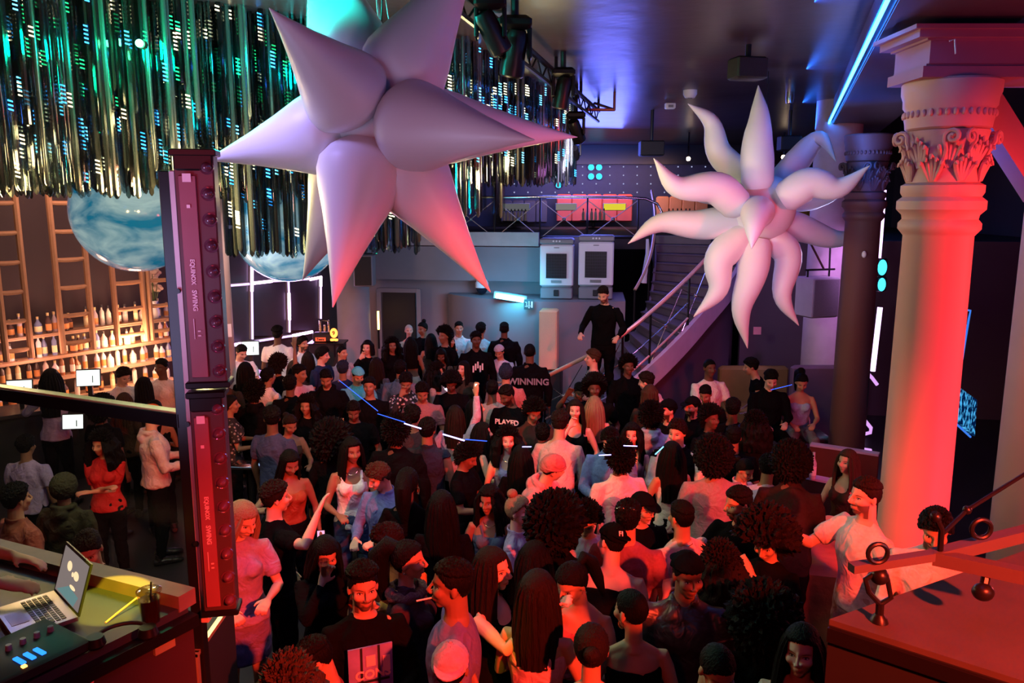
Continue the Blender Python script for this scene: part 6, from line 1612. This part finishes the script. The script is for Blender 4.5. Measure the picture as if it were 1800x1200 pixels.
g.ball(rp2(1546, 1012, Yc), .03, 12, 8); g.lathe([(.03, 0), (.025, .015), (.012, .03)], n=14); g.build('claw_clamp', m_bmetal, rg)
g = MB(); g.tube([rp2(1642, 900, Yc+.03), rp2(1655, 930, Yc+.03), rp2(1652, 975, Yc+.05)], .010, 8); g.ball(rp2(1645, 908, Yc+.03), .018); g.tube([rp2(1655, 940, Yc+.03), rp2(1700, 896, Yc+.1), rp2(1830, 815, Yc+.25)], .007, 8); g.ball(rp2(1700, 896, Yc+.1), .015); g.build('wire', m_bmetal, rg)
c2 = rp2(1728, 1040, Yc-.05); g = MB(); g.ball(c2, (.035, .03, .03), 14, 9); g.tube([c2, rp2(1735, 1000, Yc-.02)], .014, 8); g.build('foot_clamp', m_bmetal, rg)
# ------------------------------------------------------------------ performer at the left edge with a hand on the laptop
hand_t = PZ(35, 1085, ZT+.05)
person(0, 0, 1.8, 100, 'm', 'type', 'D', 'short', 'k', 'B', 'tee', K, 'jeans', K, 'performer at the left edge, only forearm over the laptop keyboard visible', loc=(hand_t.x-.62, hand_t.y+.02, 1.4), group='performer')
# ------------------------------------------------------------------ small things people hold and print on clothes
def inhand(key, s='R', ext=.07):
    o, hm, sc_, sex, pose = EXTRA[key]; q = wristpos(o, sex, pose, s, ext); k = o.scale; q = Vector((q.x*k[0], q.y*k[1], q.z*k[2])); q.rotate(Quaternion((0, 0, 1), o.rotation_euler.z)); return q+o.location
def phone(px, py, z, label, c=(.9,.6,.8), s=1.2, rz=0, k=1):
    p = PZ(px, py, z) if not isinstance(z, Vector) else z; t = thing('phone', label, 'phone', p, rz); MB().box((0, .004, 0), (.074*k, .009, .15*k), bev=.004).build('case', m_black, t); MB().box((0, -.002, 0), (.068*k, .004, .14*k)).build('screen', E('phone_%d' % px, c, s), t)
def cup(px, py, z, label, c=(.8,.8,.9), r=.035, h=.11):
    p = PZ(px, py, z) if not isinstance(z, Vector) else z; t = thing('glass', label, 'glass', p); MB().lathe([(r*.8, 0), (r, h), (r*.94, h), (r*.74, .008), (.001, .008)], n=18).build('tumbler', glassy('tumbler', (.85,.85,.9), .2), t); MB().lathe([(.001, .01), (r*.76, .01), (r*.88, h*.7), (.001, h*.7)], n=18).build('drink', M('drink_%d' % px, c, .2), t)
phone(541, 813, inhand((508,790), 'L', .06), 'pink-lit phone in the hand of the woman with braids', (1,.35,.55), 1.3, .2)
phone(821, 662, inhand((816,634), 'R', .08), 'lit phone held by woman in the olive hoodie', (.9,.7,.9), 1.6, -.3)
phone(1066, 1176, inhand((1040,1098), 'R', .08), 'small pale phone held by the woman with dark bun at bottom edge', (.6,.9,.75), 1.2, .3)
phone(790, 688, inhand((800,712), 'R', .10), 'tiny glowing stand-in for a watch glint at the raised hand', (.9,1,.8), 2.2, k=.35)  # small glowing phone shape added for the glint of a watch
cup(415, 770, inhand((404,694), 'R', .06), 'glass with cyan-lit drink right of metal post', (.15,.6,.6), .05, .14)  # cyan light on the glass put into the drink colour
cup(600, 968, inhand((570,942), 'R', .05), 'short glass at the mouth of the woman in shadow', (.3,.1,.05)); cup(652, 918, inhand((680,920), 'R', .05), 'glass raised by the man in orange patterned shirt', (.3,.1,.05)); cup(1022, 973, inhand((1025,882), 'R', .05), 'tumbler held by man in pale blue tee', (.7,.5,.5))
prop_bottle(657, 786, inhand((620,704), 'R', .05), (.8,.7,.4), 'gold bottle held by dark-clothed man under the blue laser', .3); prop_bottle(1428, 841, 1.025, (.5,.45,.6), 'clear bottle standing on second maroon partition', .3, .035)
prop_bottle(386, 745, inhand((380,664), 'L', .05), (.8,.7,.8), 'pale pink bottle in hand of man in black cap beside batten', .28)
p = PZ(440, 816, 1.10); t = thing('service_tray', 'chrome-edged tray table glinting violet right of battens', 'table', (p.x, p.y, 0), R(-8)); MB().box((0, 0, 1.09), (.42, .26, .03), bev=.01).build('tray', M('tray_chrome', (.7,.65,.75), .15, 1), t); MB().tube([(0, 0, 0), (0, 0, 1.08)], .03, 10).build('leg', m_bmetal, t); MB().lathe([(.2, 0), (.18, .03), (.001, .03)], n=20).build('foot', m_bmetal, t)
def on(key, s, size, loc, mat, rot=(PI/2, 0, 0), nm='lettering'):
    o, hm, sc_, sex, pose = EXTRA[key]
    return text(s, size, mat, o, loc, rot, nm, .003)
m_wp = M('white_print', (.8,.8,.85), .6)
on((890,676), 'PLAYED', .085, (0, -.146, 1.31), m_wp)
on((932,603), 'WINNING', .12, (0, .172, 1.26), M('grey_print', (.22,.22,.28), .7), (PI/2, 0, PI))
on((1138,654), 'MM', .16, (0, .27, 1.34), m_black, (PI/2+R(24), 0, PI))
o, hm, s_, sex, pose = EXTRA[(1070,922)]
tt = text('F1', .045, m_wp, o, (0, 0, 0), (0, 0, 0), 'cap_initials', .002); tt.matrix_local = hm @ Matrix.Translation((.02, .118, .075)) @ Matrix.Rotation(PI, 4, 'Z') @ Matrix.Rotation(R(78), 4, 'X')
o = EXTRA[(636,990)][0]
g = MB(); g.box((0, -.148, 1.23), (.24, .01, .26)); g.build('square_print', M('print_violet', (.25,.2,.6), .7, var=.5, scale=12), o)
g = MB(); [g.box((x, -.155, 1.23), (.012, .006, .26)) for x in (-.05, .045)]; g.box((0, -.155, 1.16), (.20, .006, .012)); g.build('print_bars', m_black, o)
text('CONS', .07, M('print_pink', (.9,.5,.6), .6), o, (0.01, -.157, 1.20), (PI/2, 0, 0), 'lettering', .002)
g = MB(); g.box((-.0, -.157, 1.28), (.05, .006, .06)); g.box((.085, -.157, 1.25), (.04, .006, .09)); g.build('print_shapes', M('print_pink', (.9,.5,.6)), o)
o = EXTRA[(836,583)][0]; g = MB(); [g.box((-.07+.035*k, -.158, 1.22+.03*((k*7) % 3)), (.022, .01, .10)) for k in range(5)]; g.build('chest_print', m_wp, o)
o = EXTRA[(1322,629)][0]
g = MB(); 
for sx in (-.12, .12): g.tube([bendp((sx, .165, 1.10), 24), bendp((sx, .168, 1.25), 24), bendp((sx*.9, .14, 1.39), 24)], [(.02, .006)]*3, 8, side=(1, 0, 0))
g.tube([bendp((-.17, .13, 1.1), 24), bendp((0, .16, 1.1), 24), bendp((.17, .13, 1.1), 24)], [(.02, .006)]*3, 8, side=(0, 0, 1)); g.build('reflective_bands', M('reflective', (.6,.58,.65), .4), o)
# necklaces, earrings, sunglasses, cigarettes
def on_head(key, build, mat, nm):
    o, hm, s_, sex, pose = EXTRA[key]; g = MB(); build(g); c = g.build(nm, mat, o); c.matrix_local = hm; return c
m_gd = M('gold', (.9,.6,.3), .25, 1, var=0)
on_head((1350,893), lambda g: g.tube([(-.083, .01+.022*math.cos(R(k*30)), -.055+.022*math.sin(R(k*30))) for k in range(13)], .004, 6), m_gd, 'hoop_earring')
on_head((716,822), lambda g: g.tube([(-.085, .01+.03*math.cos(R(k*30)), -.06+.03*math.sin(R(k*30))) for k in range(13)], .004, 6), m_gd, 'hoop_earring')
on_head((1110,1035), lambda g: g.tube([(.085, .01+.018*math.cos(R(k*30)), -.05+.018*math.sin(R(k*30))) for k in range(13)], .004, 6), m_gd, 'hoop_earring')
for key, sx in (((715,950),-1), ((552,1118),1), ((1000,988),1), ((914,862),-1)): on_head(key, lambda g: g.ball((sx*.086, .012, -.045), .007, 8, 6), m_chrome, 'stud_earring')
on_head((1092,880), lambda g: (g.ball((-.035, .085, .095), (.028, .012, .02)), g.ball((.035, .085, .095), (.028, .012, .02)), g.tube([(-.07, .07, .09), (0, .1, .1), (.07, .07, .09)], .005, 6)), M('sunglass', (.01,.01,.01), .08), 'sunglasses')
on_head((812,982), lambda g: g.tube([(.0, -.09, -.064), (.01, -.165, -.072)], .004, 8), m_white, 'cigarette')
for key in ((715,950),):
    o = EXTRA[key][0]; g = MB(); g.tube([(.115*math.cos(R(k*24)), .012+.10*math.sin(R(k*24)), 1.43+.01*math.sin(k*3)) for k in range(16)], .035, 10); g.build('fur_collar', M('fur', (.10,.04,.05), .95, bump=1, scale=60), o)
def chain(key, mat=m_gd):
    o = EXTRA[key][0]; MB().tube([(.066*math.sin(R(a)), .010-.088*math.cos(R(a))-.012*max(0, math.cos(R(a))), 1.455-.045*max(0, math.cos(R(a)))) for a in range(-180, 181, 24)], .003, 5).build('necklace', mat, o)
for k_ in ((715,950), (863,853), (775,612), (617,768), (893,748), (1190,880)): chain(k_)
o = EXTRA[(863,853)][0]; g = MB(); [g.tube([(s*.03, -.118, 1.23), (s*.05, -.11, 1.33), (s*.075, -.075, 1.42)], [(.010, .004)]*3, 6, side=(1, 0, 0)) for s in (-1, 1)]; g.build('straps', M('strap_blue', (.06,.07,.15), .6), o)
o = EXTRA[(1268,952)][0]; g = MB(); g.tube([(0, .115, 1.05), (-.02, .128, 1.2), (-.06, .115, 1.36), (-.09, .06, 1.43)], [(.016, .005)]*4, 6, side=(1, 0, 0)); g.build('back_strap', m_black, o)
o, hm, s_, sex, pose = EXTRA[(1525,838)]; w = wristpos(o, sex, pose, 'R', -.01); g = MB(); J = joints(sex, pose); dd_ = (J['wR']-J['eR']).normalized(); a_ = dd_.orthogonal().normalized(); b2 = dd_.cross(a_)
g.tube([w+a_*(.031*math.cos(R(k*30)))+b2*(.031*math.sin(R(k*30))) for k in range(13)], .007, 6); g.build('wristband', m_white, o)
# blue laser lines skimming the crowd
m_las = E('laser_violet', (.35,.3,1), 6); m_las2 = E('laser_blue', (.04,.12,1), 1.6)
def laser(x0, y0, x1, y1, z, mat, label, r=.004):
    a, b_ = PZ(x0, y0, z), PZ(x1, y1, z); t = thing('laser_line', label, 'laser', a, 0, 'blue laser lines over the crowd'); MB().tube([(0, 0, 0), b_-a], r, 6).build('beam', mat, t)
laser(596, 668, 664, 722, 1.98, m_las2, 'faint blue laser line above the cyan-lit hair')
laser(664, 727, 712, 742, 1.98, m_las2, 'faint blue laser line left of reddish neck')
laser(711, 744, 740, 753, 1.98, m_las, 'bright violet laser line above broad black jacket', .006)
laser(779, 763, 816, 774, 1.98, m_las, 'bright violet laser line across the lilac sleeve', .0065)
laser(818, 772, 856, 775, 1.98, m_las2, 'faint blue laser line ending at dark-haired profile')
laser(918, 785, 934, 785, 1.9, m_las, 'short violet laser dash right of pale lilac vest')
laser(1096, 783, 1120, 784, 1.9, m_las, 'short violet laser dash below glancing woman')
laser(1053, 800, 1074, 799, 1.9, m_las, 'short violet laser dash on shiny blue jacket')
laser(1152, 798, 1166, 785, 1.9, E('laser_cyan', (.1,.6,1), 6), 'short cyan laser dash left of the waistcoated man')
laser(1355, 685, 1392, 676, 1.75, m_las2, 'blue laser dash behind the seated guests')

struct(MB().box((3.2, 4.85, .175), (2.6, 1.25, .35)).build('floor_dais', m_black))
# ------------------------------------------------------------------ light
w = bpy.data.worlds.new('world'); sc.world = w; w.use_nodes = True
w.node_tree.nodes['Background'].inputs[0].default_value = (.10, .10, .16, 1); w.node_tree.nodes['Background'].inputs[1].default_value = .05
# red stage wash from the booth side
lamp('SPOT', (2.6, -1.6, 5.2), (1, .05, .018), 5600, (.35, 5.4, .6), .1, 50, .6, 'red_wash')
lamp('SPOT', (-1.6, -1.0, 5.3), (1, .05, .04), 160, (-.2, 6.5, 1.0), .3, 56, .8, 'red_wash_left')
# red lamp raking the big column from the right
lamp('SPOT', (4.95, 2.7, 3.8), (1, .05, .045), 950, (3.15, 5.9, 2.9), .25, 60, .7, 'column_red')
lamp('SPOT', (4.9, 3.2, .9), (.75, .25, .85), 45, (3.3, 5.9, 1.6), .3, 70, .8, 'column_violet')
lamp('POINT', (5.9, 5.3, 2.6), (1, .10, .14), 130, None, .3, name='edge_column_red')
# violet wash on the dance floor from above
lamp('SPOT', (-2.2, 4.2, 5.3), (.40, .34, 1), 150, (.0, 7.4, 1.4), .25, 80, .8, 'violet_wash')
lamp('SPOT', (2.4, 8.0, 5.2), (.75, .28, .85), 120, (.6, 8.8, 1.4), .25, 90, .8, 'pink_wash')
lamp('SPOT', (-1.0, 9.5, 5.3), (.16, .35, 1), 140, (-1.4, 12.5, 1.3), .3, 80, .8, 'blue_wash')
# stars
lamp('SPOT', (2.9, .8, 3.3), (1, .40, .50), 95, (-.8, 4.9, 4.3), .35, 50, .8, 'star_pink')
lamp('SPOT', (-2.1, 2.4, 3.3), (.60, .55, 1), 105, (-.9, 4.9, 4.6), .6, 58, .6, 'star_lilac')
lamp('SPOT', (-.4, 1.0, 5.2), (1, .85, .02), 260, PZ(905, 1165, 1.2), .02, 4, .4, 'yellow_pin')
lamp('SPOT', (-1.9, 6.4, 5.45), (.0, .85, .72), 300, (-.95, 5.0, 4.75), .15, 70, .6, 'star_cyan')
lamp('SPOT', (-1.62, 4.7, 5.5), (.0, .9, .75), 130, (-1.0, 5.5, 5.0), .08, 60, .5, 'star_cyan_front')
lamp('SPOT', (-.7, .9, 4.3), (1, .07, .32), 40, (-1.33, 3.5, 3.35), .1, 40, .6, 'batten_pink')
lamp('SPOT', (1.5, 6.4, 3.1), (.80, .64, 1), 190, (3.2, 10.3, 3.95), .5, 52, .6, name='tentacle_white')
lamp('SPOT', (5.2, 12.2, 3.2), (.55, .55, 1), 100, (3.2, 10.3, 4.1), .3, 70, .8, 'tentacle_back')
# back wall cyan
lamp('AREA', (-.05, 14.95, 2.45), (.03, .62, 1), 16, (-.15, 15.6, 2.3), .6, name='cyan_wall', sy=.2)
lamp('SPOT', (-.2, 14.2, 3.9), (.10, .55, 1), 150, (-.6, 15.2, 1.3), .3, 80, .8, 'cyan_people')
lamp('AREA', (.3, 12.6, 4.8), (.62, .52, .9), 16, (0, 16.5, 2.2), 1.6, name='back_fill')
lamp('AREA', (1.4, 12.3, 4.6), (.75, .7, .9), 26, (1.5, 15.8, 2.8), .8, name='cooler_fill')
# stair and far right violet
lamp('SPOT', (3.2, 10.9, 5.2), (.60, .22, .85), 210, (3.6, 14.5, 1.4), .3, 85, .8, 'stair_violet')
lamp('SPOT', (5.4, 11.4, 4.4), (.85, .38, 1), 300, (5.3, 13.2, 2.2), .2, 42, .8, name='right_violet')
lamp('SPOT', (1.2, 9.8, 4.6), (1, .55, .42), 80, (2.0, 12.6, 2.2), .12, 34, .7, 'rail_warm')  # added spot, puts a warm gleam on the copper handrail
# mezzanine
lamp('AREA', (2.0, 21.6, 4.9), (.12, .2, 1), 90, (2, 24, 4.4), 3, name='mezz_blue', sy=.5)
lamp('AREA', (2.6, 22.6, 5.0), (1, .5, .3), 45, (2.6, 23.8, 3.6), 4, name='mezz_warm', sy=.3)
lamp('AREA', (1.6, 17.6, 4.6), (.12, .16, 1), 120, (2.4, 15.0, CEIL), 2, name='ceiling_blue')
lamp('SPOT', (5.6, 3.2, 3.6), (1, .06, .12), 90, (5.0, 5.6, CEIL), .4, 110, .9, 'ceiling_red')
lamp('SPOT', (.6, 4.0, 3.6), (.6, .08, .22), 70, (1.6, 7.8, CEIL), .4, 110, .9, 'ceiling_maroon')
# blue edge of beam
for k in range(4):
    q = BA+(BB-BA)*(.10+.15*k)+DN*-.75+Vector((0, 0, -.20)); lamp('AREA', q, (.02, .15, 1), 30, q+DN*1.0+Vector((0, 0, .5)), .1, name='beam_blue', sy=3.0)
# rods: golden, green and blue lamps
for x, y, z, c, e in ((-3.9, 6.4, 4.0, (1, .72, .28), 60), (-2.6, 7.0, 3.95, (1, .75, .3), 60), (.35, 9.4, 4.1, (1, .75, .35), 60), (-1.4, 7.2, 3.6, (1, .4, .25), 12)):
    lamp('POINT', (x, y-.5, z), c, e*1.2, None, .12, name='rod_gold')
for k, x in enumerate((-3.6, -2.7, -1.7, -.4)):
    lamp('POINT', (x, 5.0+.6*k, 4.0+.05*k), (1, .78, .38), 16, None, .1, name='rod_gold_front')  # unseen lamps added in front for a golden band on the rods
lamp('POINT', (-2.75, 6.0, 5.1), (.0, 1, .45), 60, None, .1, name='rod_green'); lamp('POINT', (-1.7, 6.2, 5.1), (0, .75, .8), 45, None, .1, name='rod_teal'); lamp('POINT', (-4.2, 6.0, 4.6), (.05, .2, 1), 40, None, .1, name='rod_blue')
# bar: warm shelves
a1, a2 = wq(60, 1.85, .75), wq(235, 1.75, .85)
lamp('POINT', a1, (1, .5, .35), 30, None, .25, name='bar_warm'); lamp('POINT', a2, (1, .52, .3), 110, None, .2, name='bar_warm_right')
a3 = wq(200, 4.2, 1.6); lamp('AREA', a3, (1, .55, .4), 60, wq(160, 1.4, 0), 2.5, name='bar_top_warm')
a4 = wq(470, 1.9, .5); lamp('AREA', a4, (.8, .4, 1), 42, wq(470, 1.2, 2.5), 2.0, name='window_violet', sy=.6)
lamp('SPOT', wq(400, 4.2, 4.2), (1, .72, .72), 200, PZ(460, 640, 1.3), .3, 60, .8, name='bar_end_light')
lamp('POINT', (-1.7, 10.2, 2.5), (.7, .3, .4), 5, None, .3, name='bar_fill')
# small yellow spot on the desk, from an unseen lamp overhead
tg = PZ(196, 1062, ZT); lamp('SPOT', (-.55, 1.9, 4.6), (1, .88, .02), 1300, tg, .01, 6.5, .05, name='desk_yellow')
lamp('SPOT', (-.5, .2, 4.6), (1, .75, .6), 3, PZ(90, 1060, ZT), .1, 30, .8, name='desk_white')
# red light over the cabinet at lower right
lamp('SPOT', (2.6, .4, 4.4), (1, .10, .06), 9, (1.9, 2.3, ZR), .15, 60, .8, name='cabinet_red')
sc.view_settings.view_transform = 'Standard'; sc.view_settings.look = 'None'; sc.view_settings.gamma = 1; sc.view_settings.use_curve_mapping = False
sc.view_settings.exposure = .25
sc.cycles.use_denoising = True; sc.cycles.max_bounces = 8; sc.cycles.transparent_max_bounces = 24; sc.cycles.diffuse_bounces = 2; sc.cycles.glossy_bounces = 3
sc.cycles.sample_clamp_indirect = 4; sc.cycles.caustics_reflective = False; sc.cycles.caustics_refractive = False
